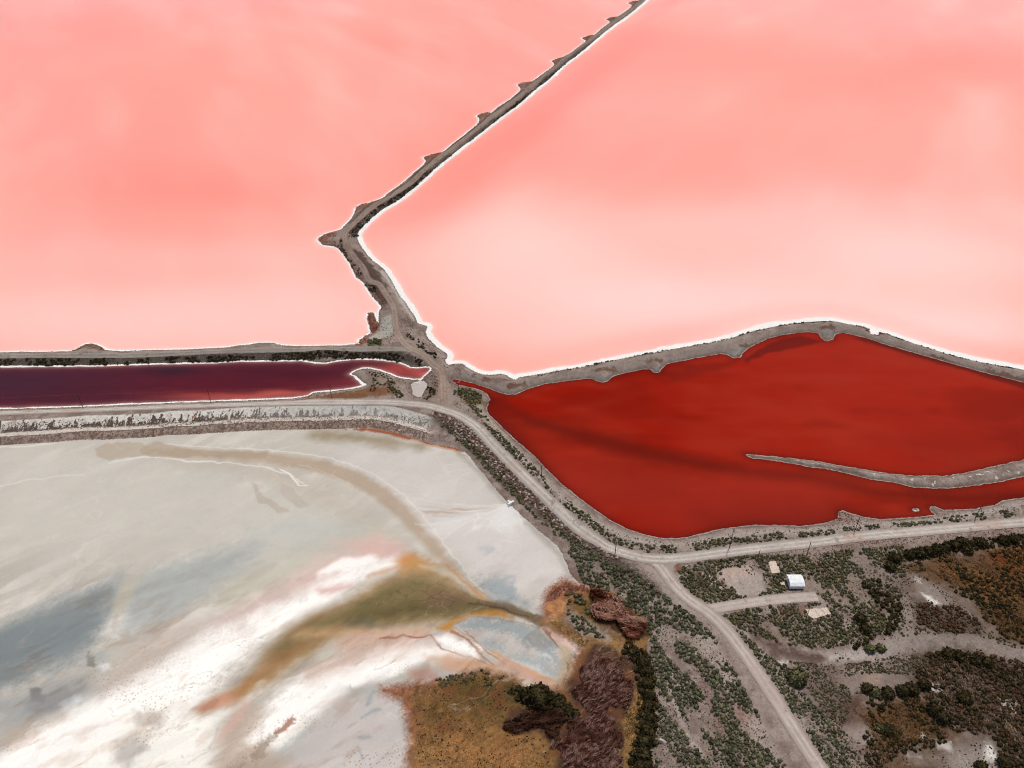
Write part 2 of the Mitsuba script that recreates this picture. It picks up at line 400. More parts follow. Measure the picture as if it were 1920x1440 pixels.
def east_col(p, n, uv):
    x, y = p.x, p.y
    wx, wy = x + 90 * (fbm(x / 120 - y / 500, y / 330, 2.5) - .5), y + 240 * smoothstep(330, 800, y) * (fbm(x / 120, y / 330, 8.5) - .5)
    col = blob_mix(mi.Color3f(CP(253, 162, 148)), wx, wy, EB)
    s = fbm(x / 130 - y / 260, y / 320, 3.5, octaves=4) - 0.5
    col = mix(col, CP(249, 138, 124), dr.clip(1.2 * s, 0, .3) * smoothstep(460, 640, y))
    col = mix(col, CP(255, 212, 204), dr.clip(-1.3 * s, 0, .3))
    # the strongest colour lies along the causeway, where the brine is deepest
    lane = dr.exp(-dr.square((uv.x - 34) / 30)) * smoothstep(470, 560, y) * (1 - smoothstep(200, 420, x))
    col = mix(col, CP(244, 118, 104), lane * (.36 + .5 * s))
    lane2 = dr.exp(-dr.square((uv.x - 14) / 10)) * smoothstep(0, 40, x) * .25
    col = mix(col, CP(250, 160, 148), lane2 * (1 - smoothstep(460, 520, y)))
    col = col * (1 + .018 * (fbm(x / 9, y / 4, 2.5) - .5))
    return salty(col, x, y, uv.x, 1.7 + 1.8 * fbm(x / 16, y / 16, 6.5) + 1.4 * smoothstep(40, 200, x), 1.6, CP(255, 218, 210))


PL = Layers(0.0, (30.0, 9.0, 2.0))
PL.line([(930,750),(1000,790),(1100,818),(1200,845),(1300,868),(1400,885),(1520,895),(1650,925),(1800,935),(2000,925)], [4,6,8,9,10,10,9,8,8,8], (100,23,12), soft=11, rough=4, op=.72)
PL.line([(1060,820),(1180,850),(1280,866),(1390,872)], [6,10,10,5], (100,22,12), soft=10, rough=3, op=.3)
PL.area([(960,880),(1060,870),(1200,890),(1400,905),(1560,920),(1560,990),(1300,1020),(1100,960)], (158,44,32), soft=40, rough=10, op=.7)
PL.area([(1300,960),(1560,930),(1700,960),(1560,1000),(1330,1000)], (126,32,22), soft=22, rough=8, op=.5)
PL.area([(1393,672),(1440,645),(1500,630),(1545,640),(1500,650),(1440,665),(1400,680)], (110,26,18), soft=3, rough=4, op=.8)
PL.area([(1592,634),(1640,645),(1720,672),(1820,700),(1930,735),(1990,760),(1990,730),(1820,690),(1700,655),(1620,632)], (112,26,20), soft=3, rough=4, op=.8)
PL.area([(1240,700),(1300,685),(1380,675),(1370,690),(1260,712)], (112,26,16), soft=6, rough=4, op=.5)
PL.area([(1640,820),(1800,800),(1990,700),(1990,860),(1800,880)], (134,30,20), soft=40, rough=10, op=.5)
PL.area([(900,735),(940,745),(1000,850),(1060,930),(1040,930),(960,850),(915,780)], (112,24,12), soft=14, rough=4, op=.6)


def pond_col(p, n, uv):
    x, y = p.x, p.y
    f = PL.fields(x, y)
    col = mix(C(152, 22, 0), C(166, 36, 18), smoothstep(40, 170, x + 60 * (f[0] - .5)))
    col = mix(col, C(170, 48, 30), .55 * smoothstep(.42, .62, fbm(x / 70, y / 26, 15.5, octaves=4)))
    col = mix(col, C(128, 24, 8), .45 * smoothstep(.5, .66, fbm(x / 60, y / 20, 17.5, octaves=4)))
    col = PL.apply(col, x, y, f)
    col = col * (1 + 0.12 * (fbm(x / 26, y / 7, 5.5) - 0.5))
    d = uv.x
    col = mix(col, C(70, 18, 12), 0.75 * dr.exp(-dr.maximum(d, 0) / 2.2))      # darker towards the shore
    return mix(col, C(186, 172, 164), (1 - smoothstep(0.15, 0.5, d + 0.8 * (f[2] - .5))) * 0.9)


CB = blobs([(40,720,170,30,(68,35,50),.9),(180,730,150,25,(80,30,42),.8),(330,697,60,8,(48,30,42),.9),(390,720,150,22,(96,24,36),.7),(520,705,90,16,(80,24,38),.8),(560,722,80,14,(100,28,36),.8),
    (430,741,110,7,(176,74,66),.9),(530,738,70,6,(190,90,82),.8),(640,716,40,10,(120,42,48),.8),(700,682,40,8,(96,34,38),.8),(750,693,36,10,(168,66,60),.9),(790,699,20,8,(190,84,78),.9),(600,700,40,7,(78,24,34),.6)])


def canal_col(p, n, uv):
    x, y, d = p.x, p.y, uv.x
    wx, wy = x + 10 * (fbm(x / 30, y / 12, 2.5) - .5), y + 8 * (fbm(x / 30, y / 12, 8.5) - .5)
    col = blob_mix(mi.Color3f(C(88, 28, 40)), wx, wy, CB)
    col = col * (1 + 0.25 * (fbm(x / 14, y / 3, 5.5) - .5))
    return salty(col, x, y, d, .15 + 1.1 * fbm(x / 8, y / 8, 6.5), 1.1, C(226, 168, 160))


def puddle_col(p, n, uv):
    x, y, d = p.x, p.y, uv.x
    f = fbm(x / 1.5, y / 1.5, 1.5)
    col = mix(C(186, 172, 164), C(205, 196, 190), f)
    edge = 0.25 + 2.6 * smoothstep(-36, -27, x)
    return mix(col, SALT, (1 - smoothstep(edge * .6, edge, d + 1.2 * (f - .5))) * (.25 + .75 * smoothstep(-36, -30, x)))


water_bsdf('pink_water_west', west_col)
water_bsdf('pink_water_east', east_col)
water_bsdf('red_water', pond_col, 0.1, 0.03)
water_bsdf('canal_water', canal_col, 0.1, 0.1)
water_bsdf('puddle_water', puddle_col, 0.25, 0.3)
LB = [(100, 600, 25), (600, 1400, 40), (1400, 6000, 250)]
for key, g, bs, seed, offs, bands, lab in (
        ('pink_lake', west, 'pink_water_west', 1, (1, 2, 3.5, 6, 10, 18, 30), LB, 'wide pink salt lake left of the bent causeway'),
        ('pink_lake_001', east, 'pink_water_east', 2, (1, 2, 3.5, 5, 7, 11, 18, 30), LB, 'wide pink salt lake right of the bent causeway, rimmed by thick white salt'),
        ('red_pond', pond, 'red_water', 3, (0.4, 1, 2, 4, 8, 16), [(100, 600, 12)], 'deep red brine pond with a pale sandbar'),
        ('purple_canal', canal, 'canal_water', 4, (0.7, 1.5, 2.5, 4, 6), [(100, 600, 8)], 'dark purple brine canal along the left dirt road'),
        ('salt_puddle', puddle, 'puddle_water', 5, (0.5, 1, 2, 3), [(100, 600, 1.5)], 'small grey brine puddle with a white salt edge')):
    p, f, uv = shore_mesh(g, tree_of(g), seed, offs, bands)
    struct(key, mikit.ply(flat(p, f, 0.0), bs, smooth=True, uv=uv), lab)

# the bed under everything, out to the horizon
scene['bed'] = {'type': 'diffuse', 'reflectance': {'type': 'rgb', 'value': C(190, 150, 140)}}
b = trimesh.creation.box(extents=[40000, 40000, 2])
b.apply_translation([0, 12000, -6])
struct('lake_bed', mikit.ply(b, 'bed'))

# raised salt crust along the shores of the two pink lakes
scene['salt_crust_white'] = {'type': 'diffuse', 'reflectance': proc(lambda p, n, uv: mix(C(250, 246, 242), C(254, 252, 250), fbm(p.x, p.y, 1.5)))}
for key, g, lo, hi, lab in (('salt_crust', west, 0.1, 1.0, 'thin white salt crust along the left pink lake'), ('salt_crust_001', east, 0.9, 4.2, 'thick white salt crust along the right pink lake'),
                            ('salt_crust_002', canal, 0.0, 0.9, 'white salt rim of the purple canal')):
    tree = tree_of(g)
    gg = g.intersection(shapely.box(-420, 60, 560, 1900))
    big = gg.buffer(1.0)
    pts = [boundary_points(gg)] + [boundary_points(gg.buffer(-r), 0.9) for r in (0.4, 0.8, 1.3, 2.0, 2.8, 3.6, 4.6)]
    p, f = tri_mesh(big, np.vstack(pts + [boundary_points(big, 1.0)]))
    d = np.where(inside(g, p), 1, -1) * tree.query(p)[0]
    q = np.column_stack([p / 7, np.zeros(len(p))])
    w = lo + (hi - lo) * np.clip((meshkit.fbm(q, 3, 21) - 0.3) / 0.4, 0, 1)
    if key == 'salt_crust_001':
        w = w * (0.8 + 0.5 * np.clip(p[:, 0] / 200, 0, 1))
    z = 0.16 * np.clip((w - d) / 0.8, -1, 1) + 0.05 * (meshkit.noise(q * 9, 22) - 0.5)
    span = np.linalg.norm(p[f] - p[np.roll(f, 1, axis=1)], axis=2).max(1)
    keep = (z[f] > -0.1).any(1) & (d[f] < 6).all(1) & (span < 7) & (tree.query(p[f].mean(1))[0] < 5.5)
    struct(key, mikit.ply((np.column_stack([p, z]), f[keep]), 'salt_crust_white', smooth=True), lab)

# ------------------------------------------------------------------ the drained salt pan and the marsh soil at its end
SP = Layers(0.0, (20.0, 5.0, 0.75), (0.80, 0.60, 1.6))
A, L = SP.area, SP.line
A([(0,985),(330,985),(560,930),(640,960),(640,1010),(420,1050),(230,1090),(120,1120),(0,1165)], (203,196,186), 30, 8, .7)
A([(0,840),(260,850),(560,905),(700,1000),(720,1040),(500,1050),(250,1030),(0,1010)], (207,201,191), 30, 8, .8)
A([(620,840),(720,820),(880,860),(960,950),(1000,985),(1060,1050),(1095,1105),(1040,1100),(1010,1140),(930,1125),(840,1040),(740,950),(640,880)], (212,204,198), 20, 6, .85)
A([(850,1010),(960,960),(1060,1060),(1080,1095),(1020,1100),(900,1070)], (218,209,205), 14, 6, .7)
# the tan run of mud that curves round the pan between two white lips
L([(300,846),(330,848),(420,853),(520,860),(600,874),(660,893),(710,922),(755,960),(795,1005),(835,1050),(880,1095),(915,1124)], [3,6,7,7,8,8,8,7,6,5,4,3], (182,160,138), 4, 1.2, .85)
L([(330,862),(450,875),(560,905),(640,950),(700,1000),(760,1040)], [3,8,12,14,12,6], (190,176,159), 14, 3, .5)
L([(203,868),(235,862),(267,857),(310,857),(357,865),(433,868),(500,877),(540,890),(573,907)], [.6,.9,1.1,1.0,1.3,.8,.7,.7,.4], (232,226,219), 1.0, .4, .75)
L([(307,833),(400,838),(500,843),(567,850),(640,863),(700,888),(760,930),(800,975),(838,1025),(880,1080),(905,1112)], [.7,.6,.8,.9,.8,.8,.7,.7,.8,.7,.5], (226,220,212), .9, .35, .7)
L([(560,872),(600,880),(650,905),(700,940)], [.4]*4, (214,204,190), .6, .4, .6)
L([(526,878),(545,892),(560,908),(576,910)], [.6,.9,.8,.4], (238,234,228), .7, .4, .85)
A([(472,905),(482,910),(490,925),(505,935),(530,950),(548,958),(520,962),(498,946),(484,944),(480,930)], (190,178,163), .8, .8, .8)
A([(525,905),(550,915),(566,935),(585,950),(560,954),(540,940),(528,925)], (192,181,167), .8, .8, .7)
A([(178,842),(200,830),(262,832),(292,842),(280,852),(240,858),(205,866),(185,855)], (186,170,152), 1.2, 3, .8)
A([(260,842),(300,824),(312,836),(420,845),(500,850),(500,860),(380,858),(270,856)], (176,157,136), 2, 3, .7)
L([(0,912),(50,900),(110,893),(160,891)], [.7,.9,.8,.5], (226,221,214), .9, .5, .7)
L([(0,838),(60,836),(100,832)], [1,1.2,.6], (228,222,214), 1, .5, .7)
L([(590,815),(660,820),(730,828),(790,838)], [5,9,8,4], (150,132,102), 9, 4, .8, .9)
L([(665,803),(720,808),(780,822),(840,838),(870,847)], [2,3.4,4,3.6,1.2], (152,78,42), 2.2, 1.5, .95, .8)
L([(740,818),(800,834),(850,845),(880,858)], [.6,.8,.8,.6], (196,160,130), .8, 1, .8)
L([(860,850),(900,885),(950,945),(1010,1000),(1050,1040),(1070,1082)], [1.5,3,3,2.5,2,2], (150,146,138), 3.5, 2, .6)
# the outlet's fan
A([(945,948),(900,955),(850,962),(800,966),(790,958),(860,952),(910,950)], (190,168,148), 2, 1.2, .75)
for i, t in enumerate(([(957,945),(900,968),(850,996),(828,1012)], [(957,945),(905,966),(858,990)], [(957,945),(890,958),(820,958),(775,950)], [(950,946),(880,950),(800,938),(740,925)], [(945,951),(860,975),(800,985),(776,980)],
        [(957,947),(925,975),(905,1000)], [(957,947),(915,972),(870,1006)], [(957,950),(948,980),(940,1000)], [(960,950),(972,965),(980,985)], [(950,946),(900,948),(850,944)])):
    L(t, [1.3,1.0,.8,.4][:len(t)], ((238,234,230), (224,218,212))[i % 2], 1.1, .5, .45)
for t in ([(925,955),(860,962),(800,958)], [(930,953),(870,955),(790,948)], [(915,958),(850,968),(810,968)]):
    L(t, [.5,.8,.4], (176,150,130), .9, .5, .5)
A([(950,946),(890,950),(820,972),(800,1000),(840,1006),(900,990),(950,975)], (228,222,217), 7, 3, .6, 2)
A([(935,950),(965,950),(985,975),(960,1000),(920,985)], (232,228,225), 8, 5, .8, 1)
# slate-grey wet hollows
A([(-90,1200),(0,1160),(60,1136),(140,1106),(200,1080),(236,1072),(214,1140),(200,1180),(172,1226),(110,1256),(50,1280),(-90,1330)], (158,162,161), 12, 6, .85, 7)
A([(-90,1215),(0,1178),(60,1154),(140,1126),(190,1106),(204,1120),(186,1180),(160,1222),(110,1246),(50,1272),(-90,1320)], (130,138,140), 12, 6, .8, 4)
A([(-90,1230),(0,1196),(80,1170),(150,1150),(170,1180),(110,1220),(40,1250),(-90,1300)], (124,132,134), 16, 6, .6, 2)
A([(236,1095),(300,1068),(380,1040),(450,1022),(490,1018),(470,1050),(410,1085),(345,1135),(285,1185),(220,1190)], (170,174,172), 12, 8, .85, 4)
A([(300,1120),(400,1072),(470,1060),(420,1110),(340,1150),(270,1200),(250,1170)], (180,181,178), 11, 7, .7, 3)
A([(205,1180),(232,1085),(262,1078),(240,1130),(215,1185)], (190,182,166), 3, 3, .8, 1)
A([(-60,1330),(0,1310),(60,1296),(110,1275),(165,1262),(175,1290),(150,1330),(95,1346),(0,1356)], (160,161,160), 8, 4, .8, 2)
A([(55,1290),(72,1286),(80,1300),(76,1318),(58,1316)], (124,124,124), 1.5, 2, .8)
A([(162,1222),(172,1216),(178,1232),(176,1250),(164,1248)], (140,136,128), 1.5, 2, .8)
A([(182,1250),(200,1243),(212,1252),(196,1260)], (232,232,232), 2, 2, .9)
A([(110,1320),(140,1302),(150,1315),(125,1335)], (222,226,228), 2.5, 3, .8)
A([(40,1315),(110,1290),(140,1300),(120,1335),(60,1340)], (146,142,142), 4, 4, .6)
A([(265,1165),(300,1163),(305,1185),(300,1200),(262,1185)], (178,176,164), 2, 3, .7)
A([(420,1095),(560,1040),(640,1006),(700,985),(740,1000),(600,1060),(470,1130),(400,1140)], (196,192,174), 14, 6, .7)
A([(460,990),(560,960),(660,975),(700,1005),(560,1020),(470,1025)], (196,196,190), 16, 8, .6)
A([(400,1165),(520,1100),(600,1045),(700,1010),(752,1022),(745,1050),(640,1085),(540,1130),(450,1180),(370,1215)], (224,192,184), 12, 6, .75)
A([(620,1015),(700,1005),(756,1030),(758,1055),(700,1045)], (224,186,176), 10, 5, .75)
A([(180,1290),(270,1180),(340,1160),(420,1165),(400,1220),(320,1280),(250,1330),(200,1330)], (198,180,168), 12, 6, .7)
A([(0,1360),(80,1345),(200,1325),(240,1340),(140,1390),(0,1420)], (186,170,156), 10, 5, .7)
A([(0,1410),(60,1400),(60,1500),(0,1500)], (176,172,160), 14, 6, .6)
# white salt
L([(748,1056),(700,1066),(650,1088),(570,1130),(480,1180),(400,1230),(330,1290),(270,1330),(190,1380),(100,1430),(20,1500)], [3,7,8,9,14,20,24,26,30,32,34], (266,262,257), 10, 6, .95, 2)
L([(690,1050),(640,1060),(600,1075)], [4,7,2], (262,258,253), 4, 3, .9)
A([(590,1105),(660,1092),(670,1105),(600,1115)], (222,178,170), 4, 3, .8)
A([(300,1290),(420,1340),(400,1440),(390,1500),(100,1500),(160,1400)], (262,258,250), 18, 8, .85, 2.5)
A([(220,1395),(262,1380),(270,1402),(240,1428),(215,1425)], (186,178,170), 5, 5, .8, 2)
A([(252,1330),(300,1340),(302,1362),(262,1360)], (210,198,188), 4, 4, .8, 2)
L([(905,1212),(840,1224),(770,1224),(700,1246),(640,1276),(560,1318),(500,1362),(455,1405)], [3,8,10,12,14,15,15,8], (266,262,257), 6, 5, .95, 2)
L([(905,1190),(850,1195),(790,1205),(720,1215),(650,1235),(590,1265)], [2,5,7,8,9,5], (224,200,188), 8, 4, .75)
A([(640,1300),(700,1280),(718,1300),(752,1312),(766,1375),(770,1500),(530,1500),(560,1410),(600,1350)], (204,194,190), 8, 5, .85)
A([(650,1290),(700,1280),(712,1292),(690,1310),(655,1312)], (176,176,170), 4, 4, .7, 1)
for t in ([(680,1345),(705,1333)], [(676,1382),(690,1380)], [(672,1400),(680,1420)], [(700,1300),(690,1320)]):
    L(t, 1.6, (160,166,168), 1.5, 1.6, .8)
A([(415,1350),(480,1315),(500,1335),(470,1390),(540,1440),(545,1500),(390,1500)], (190,168,150), 8, 5, .8, 1.5)
A([(410,1372),(455,1308),(470,1320),(432,1375),(404,1392)], (216,176,162), 4, 2.5, .7)
L([(540,1355),(545,1350),(530,1365),(515,1372)], [1.5,1.5,1.2,.6], (166,110,76), 1.2, 1.6, .85, 3)
L([(505,1385),(490,1400),(480,1420)], [1.5,3,2], (150,130,108), 2, 2.5, .6, 4)
# the olive run of algae and its ochre edges
A([(962,1142),(915,1126),(880,1110),(850,1078),(815,1050),(775,1038),(752,1052),(755,1072),(705,1084),(680,1098),(640,1128),(580,1152),(540,1176),(498,1216),(468,1262),(428,1296),(368,1330),(380,1338),(440,1318),(486,1298),(535,1262),(575,1234),(625,1200),(672,1184),(722,1180),(780,1176),(840,1172),(885,1156),(940,1153)], (172,138,94), 7, 3.5, .88)
A([(950,1146),(905,1130),(862,1112),(826,1086),(790,1076),(752,1080),(712,1094),(690,1118),(640,1138),(586,1160),(545,1182),(508,1218),(520,1230),(580,1206),(640,1182),(690,1172),(760,1168),(830,1162),(880,1148)], (116,102,62), 10, 3.5, .88, 1.5)
A([(930,1140),(880,1124),(830,1110),(800,1120),(700,1140),(640,1160),(680,1165),(760,1160),(850,1152)], (92,80,46), 9, 4, .75, 1.5)
A([(800,1105),(850,1108),(880,1126),(830,1140),(790,1130)], (142,108,86), 9, 4, .6, 1)
A([(660,1130),(700,1110),(740,1100),(720,1130),(680,1150)], (110,102,64), 8, 4, .5, 1)
A([(640,1165),(700,1160),(720,1176),(690,1184),(650,1180)], (96,94,76), 5, 3, .7)
A([(742,1052),(760,1036),(790,1042),(812,1058),(800,1072),(768,1070),(752,1078)], (206,150,86), 6, 3, .7)
A([(748,1056),(760,1042),(768,1052),(760,1060)], (222,140,74), 4, 2, .6)
L([(690,1082),(720,1072),(752,1062)], [2,2.4,1.2], (204,150,108), 3, 1.5, .7)
L([(790,1060),(850,1078),(890,1110),(920,1130)], [2,3,2.4,1.2], (206,192,170), 3, 2, .7)
L([(836,1060),(870,1090),(905,1122),(930,1136)], [1,1.5,1.5,1], (192,142,96), 1.6, 1.4, .8)
L([(820,1180),(850,1172),(890,1158),(925,1150),(960,1156)], [2,4,3,2.2,1.6], (190,130,40), 2.5, 1.6, .9)
L([(900,1130),(940,1136),(985,1150),(1020,1168),(1060,1195),(1076,1212)], [2,4,5,5,4,2], (110,88,58), 2, 1.5, .95, .8)
L([(880,1132),(910,1136),(950,1143),(990,1155)], [.7,.8,.8,.8], (74,58,40), 1.0, .6, .8)
L([(560,1190),(610,1185),(660,1184),(720,1186),(790,1182)], [4,4,3,2.5,2], (204,164,124), 6, 2.5, .75)
L([(640,1206),(700,1198),(760,1190),(800,1186)], [5,7,6,3], (212,172,152), 7, 3, .7)
L([(712,1198),(725,1194),(740,1196),(756,1190),(770,1196),(790,1196),(806,1192),(820,1202),(826,1216),(860,1226),(890,1232),(920,1248)], [.8]*12, (160,104,78), .9, .8, .8)
L([(846,1184),(870,1194),(890,1212),(905,1228),(925,1246)], [1.4,1.4,1.2,1.2,1], (170,112,66), 1.1, 1.4, .9)
A([(835,1190),(862,1200),(895,1222),(900,1234),(860,1226),(830,1210),(815,1195)], (268,264,259), 3, 2, .9)
A([(800,1235),(840,1222),(890,1232),(930,1246),(960,1262),(990,1280),(930,1268),(880,1260),(840,1262)], (214,160,120), 7, 4, .8, 1)
A([(765,1255),(800,1250),(840,1265),(820,1285),(775,1280)], (190,132,110), 5, 4, .6, 3)
A([(480,1262),(520,1225),(560,1206),(600,1196),(560,1225),(520,1258),(470,1292)], (150,104,60), 5, 3, .6, 1)
A([(362,1330),(400,1310),(430,1298),(450,1302),(420,1322),(385,1336)], (206,146,120), 4, 2.5, .8)
A([(430,1300),(470,1270),(500,1268),(480,1292),(445,1312)], (170,120,70), 5, 2.5, .8)
# the grey pool with slate mottling
A([(846,1176),(880,1158),(930,1160),(980,1168),(1015,1180),(1045,1205),(1062,1232),(1062,1266),(1050,1280),(1010,1266),(960,1246),(920,1220),(885,1194)], (196,189,183), 2, 1.6, .97)
A([(852,1174),(900,1160),(960,1164),(1008,1178),(1048,1210),(1036,1224),(1004,1200),(955,1186),(900,1182)], (152,161,163), 3, 2.5, .85, 6)
A([(960,1180),(1010,1195),(1045,1225),(1064,1250),(1058,1268),(1044,1252),(1010,1222),(975,1205)], (156,164,166), 3, 3, .8, 6)
A([(895,1200),(915,1196),(945,1204),(950,1222),(930,1226),(905,1216)], (156,166,170), 3, 3, .75, 6)
A([(930,1228),(985,1226),(1030,1240),(1052,1268),(1040,1276),(1000,1262),(950,1242)], (162,170,172), 4, 3, .75, 5)
A([(915,1218),(950,1232),(1010,1250),(1040,1272),(1000,1264),(945,1242)], (222,222,220), 3, 2, .6, 3)
POOL = [(846,1176),(880,1158),(930,1160),(980,1168),(1015,1180),(1045,1205),(1062,1232),(1062,1266),(1050,1280),(1010,1266),(960,1246),(920,1220),(885,1194),(846,1176)]
L(POOL, .7, (150,118,86), .9, .6, .45)
L([(872,1180),(892,1202),(918,1226),(955,1250),(1005,1270)], [.5,.6,.8,.7,.5], (178,110,60), .8, .6, .8)
for i in range(7):
    L([(985 + i * 9, 1200 + i * 6), (1005 + i * 8, 1220 + i * 5)], [.25, .7], (222,224,224), 1.2, 1.6, .45)
L([(925,1224),(970,1250),(1015,1270),(1052,1284)], [2,3,3.6,1.6], (214,160,110), 2.5, 2, .85)
L([(940,1240),(990,1268),(1040,1290)], [3,4,3], (206,166,150), 3, 2, .9, .6)
L([(1058,1205),(1066,1240),(1062,1262),(1054,1290)], [5,6,6,5], (186,166,140), 3, 2, .9, .8)
L([(1022,1182),(1050,1196),(1085,1222)], [2,4,3], (222,190,182), 2, 2, .9)
L([(1020,1180),(1040,1205),(1058,1225),(1064,1260),(1056,1290)], [.5]*5, (140,110,86), .6, 1.2, .8)
A([(862,1062),(885,1085),(920,1118),(965,1134),(1000,1146),(1020,1150),(1000,1130),(960,1108),(930,1092),(900,1090)], (154,164,168), 6, 6, .85, 3)
A([(925,1080),(955,1084),(950,1110),(925,1100)], (164,172,174), 5, 6, .8, 3)
A([(905,1028),(925,1026),(930,1036),(912,1040)], (184,188,188), 4, 5, .7, 2)
# marsh soil: rust rim, olive and mustard inside
A([(714,1284),(758,1282),(800,1280),(830,1272),(866,1264),(905,1258),(950,1268),(985,1284),(1030,1294),(1056,1292),(1068,1262),(1076,1226),(1088,1212),(1060,1192),(1022,1165),(1014,1140),(1020,1120),(1034,1098),(1060,1086),(1098,1090),(1240,1100),(1250,1700),(780,1700),(768,1440),(764,1370),(752,1312),(712,1300)], (146,84,50), 5, 3, .95, 4)
A([(772,1300),(830,1282),(870,1272),(905,1266),(950,1276),(1000,1296),(1050,1305),(1080,1260),(1092,1212),(1060,1180),(1040,1160),(1060,1120),(1110,1100),(1250,1100),(1250,1700),(800,1700),(786,1440),(780,1350)], (112,84,40), 10, 6, .9, 3)
A([(850,1276),(905,1264),(960,1276),(990,1310),(930,1340),(870,1320)], (84,66,28), 12, 6, .85, 3)
A([(800,1380),(870,1360),(950,1370),(1010,1390),(1030,1500),(800,1500)], (158,112,66), 18, 6, .85, 2)
A([(1028,1128),(1045,1122),(1062,1130),(1062,1150),(1046,1162),(1032,1156),(1022,1140)], (192,136,88), 3, 2, .85, 1)
A([(1022,1122),(1034,1100),(1062,1092),(1056,1118),(1036,1124)], (150,98,68), 5, 3, .8, 4)
A([(1020,1168),(1034,1158),(1060,1166),(1110,1190),(1160,1196),(1180,1215),(1170,1235),(1100,1220),(1070,1200)], (138,104,62), 8, 4, .85, 2)
A([(1066,1140),(1100,1165),(1140,1185),(1135,1198),(1090,1190),(1062,1166)], (150,134,124), 5, 3, .85, 1.5)
A([(1190,1270),(1204,1275),(1208,1330),(1206,1420),(1200,1500),(1176,1500),(1180,1420),(1166,1350),(1186,1320)], (148,112,66), 6, 4, .85, 2)
A([(1190,1205),(1220,1200),(1230,1260),(1215,1260)], (126,94,56), 6, 3, .8, 2)
A([(1108,1101),(1129,1102),(1149,1114),(1176,1136),(1196,1155),(1211,1175),(1219,1190),(1203,1198),(1187,1200),(1169,1196),(1156,1185),(1140,1173),(1120,1165),(1109,1156),(1105,1136),(1103,1112)], (66,40,28), 1.5, 1, .95)
A([(1113,1212),(1140,1213),(1165,1228),(1194,1234),(1200,1262),(1190,1285),(1184,1312),(1172,1340),(1158,1352),(1172,1392),(1166,1415),(1172,1500),(1036,1500),(1040,1415),(1020,1388),(1010,1372),(958,1376),(940,1365),(955,1335),(985,1326),(1040,1322),(1062,1334),(1086,1340),(1062,1302),(1063,1280),(1086,1256),(1096,1230)], (70,44,32), 3, 2, .9)


MARSH = W([(712,1288),(800,1282),(866,1266),(905,1260),(985,1286),(1056,1294),(1080,1215),(1022,1165),(1020,1125),(1060,1090),(1240,1100),(1250,1600),(770,1600),(764,1380),(750,1312)])
OLIVE = [float(t) for t in at(800, 1120)]


def pan_col(p, n, uv):
    x, y = p.x, p.y
    f = SP.fields(x, y)
    wx, wy = x + 2.6 * (f[1] - 0.5), y + 2.6 * (fbm(x / 5, y / 5, 21.5, octaves=2) - 0.5)
    col = mi.Color3f(C(200, 192, 181))
    # veins of salt, grey silt and tan mud drawn out by the brine
    s, t = x * .8 + y * .6, y * .8 - x * .6
    qa = fbm(s / 40, t / 14, 31.5, octaves=3)
    qb = fbm(s / 40, t / 14, 37.5, octaves=3)
    vein = fbm(s / 30 + 2.4 * qa, t / 9 + 2.4 * qb, 41.5, octaves=5)
    low = smoothstep(235, 175, y)
    col = mix(col, C(182, 184, 181), smoothstep(.53, .66, vein) * (.25 + .5 * low))
    col = mix(col, C(226, 220, 213), smoothstep(.47, .36, vein) * (.35 + .4 * low))
    col = SP.apply(col, wx, wy, f)
    col = col * (1 + (.10 + .16 * low) * (.5 - vein))
    line = smoothstep(.012, .0, dr.abs(vein - .47)) * low
    col = mix(col, C(176, 158, 142), line * .35)
    streak = fbm((x * 0.8 + y * 0.6) / 22, (y * 0.8 - x * 0.6) / 4, 3.5) - 0.5
    grain = fbm(x / 0.5, y / 0.5, 2.5, octaves=2) - 0.5
    # old shorelines left as the brine dried: faint lines along the levels of a gentle relief
    lev = fbm(wx / 46, wy / 30, 11.5, octaves=4) * 13
    k = lev - dr.floor(lev)
    shoreline = dr.exp(-dr.square((k - .12) / .05)) * smoothstep(.45, .6, fbm(x / 30, y / 30, 17.5))
    step = (cell_rand(dr.floor(lev), 3, 1) - .5)
    # scattered dark specks of dried weed, and pits
    # branching channels in the algae mat, dry cracks in the salt
    olive = dr.exp(-dr.square((x - OLIVE[0]) / 26) - dr.square((y - OLIVE[1]) / 9))
    cx, cy = x + 3 * (f[1] - .5) + 1.2 * (f[2] - .5), y + 3 * (fbm(x / 4, y / 4, 13.5) - .5)
    w = mikit.voronoi(cx / 6.5, cy / 3.6)
    crack = (1 - smoothstep(.02, .09, w[1] - w[0])) * olive
    col = mix(col, C(74, 58, 38), crack * .42)
    v = mikit.voronoi(x / 1.5, y / 1.5)
    speck = (1 - smoothstep(.10, .2, v[0] + .25 * (f[2] - .5))) * smoothstep(.56, .68, fbm(x / 17, y / 12, 19.5)) * smoothstep(200, 150, y)
    col = mix(col, C(150, 126, 104), speck * .7)
    # beige and rose stains in the white crust
    stain = fbm(s / 13 + qa, t / 5 + qb, 45.5, octaves=5)
    col = mix(col, col * mi.Color3f(.84, .76, .71), smoothstep(.5, .68, stain) * low * .8)
    marsh = 1 - smoothstep(-2, 2, sd_poly(x, y, MARSH))
    mott = fbm(x / 2.2, y / 2.2, 25.5, octaves=4)
    col = col * (1 + marsh * (1.5 * (mott - .5) + 1.0 * (fbm(x / .6, y / .6, 27.5, octaves=2) - .5)))
    col = mix(col, C(120, 66, 36), marsh * smoothstep(.55, .7, fbm(x / 9, y / 9, 29.5)) * .5)
    return col * (1 + 0.06 * streak + 0.07 * (f[1] - .5) + 0.14 * grain + .07 * shoreline + .05 * step)


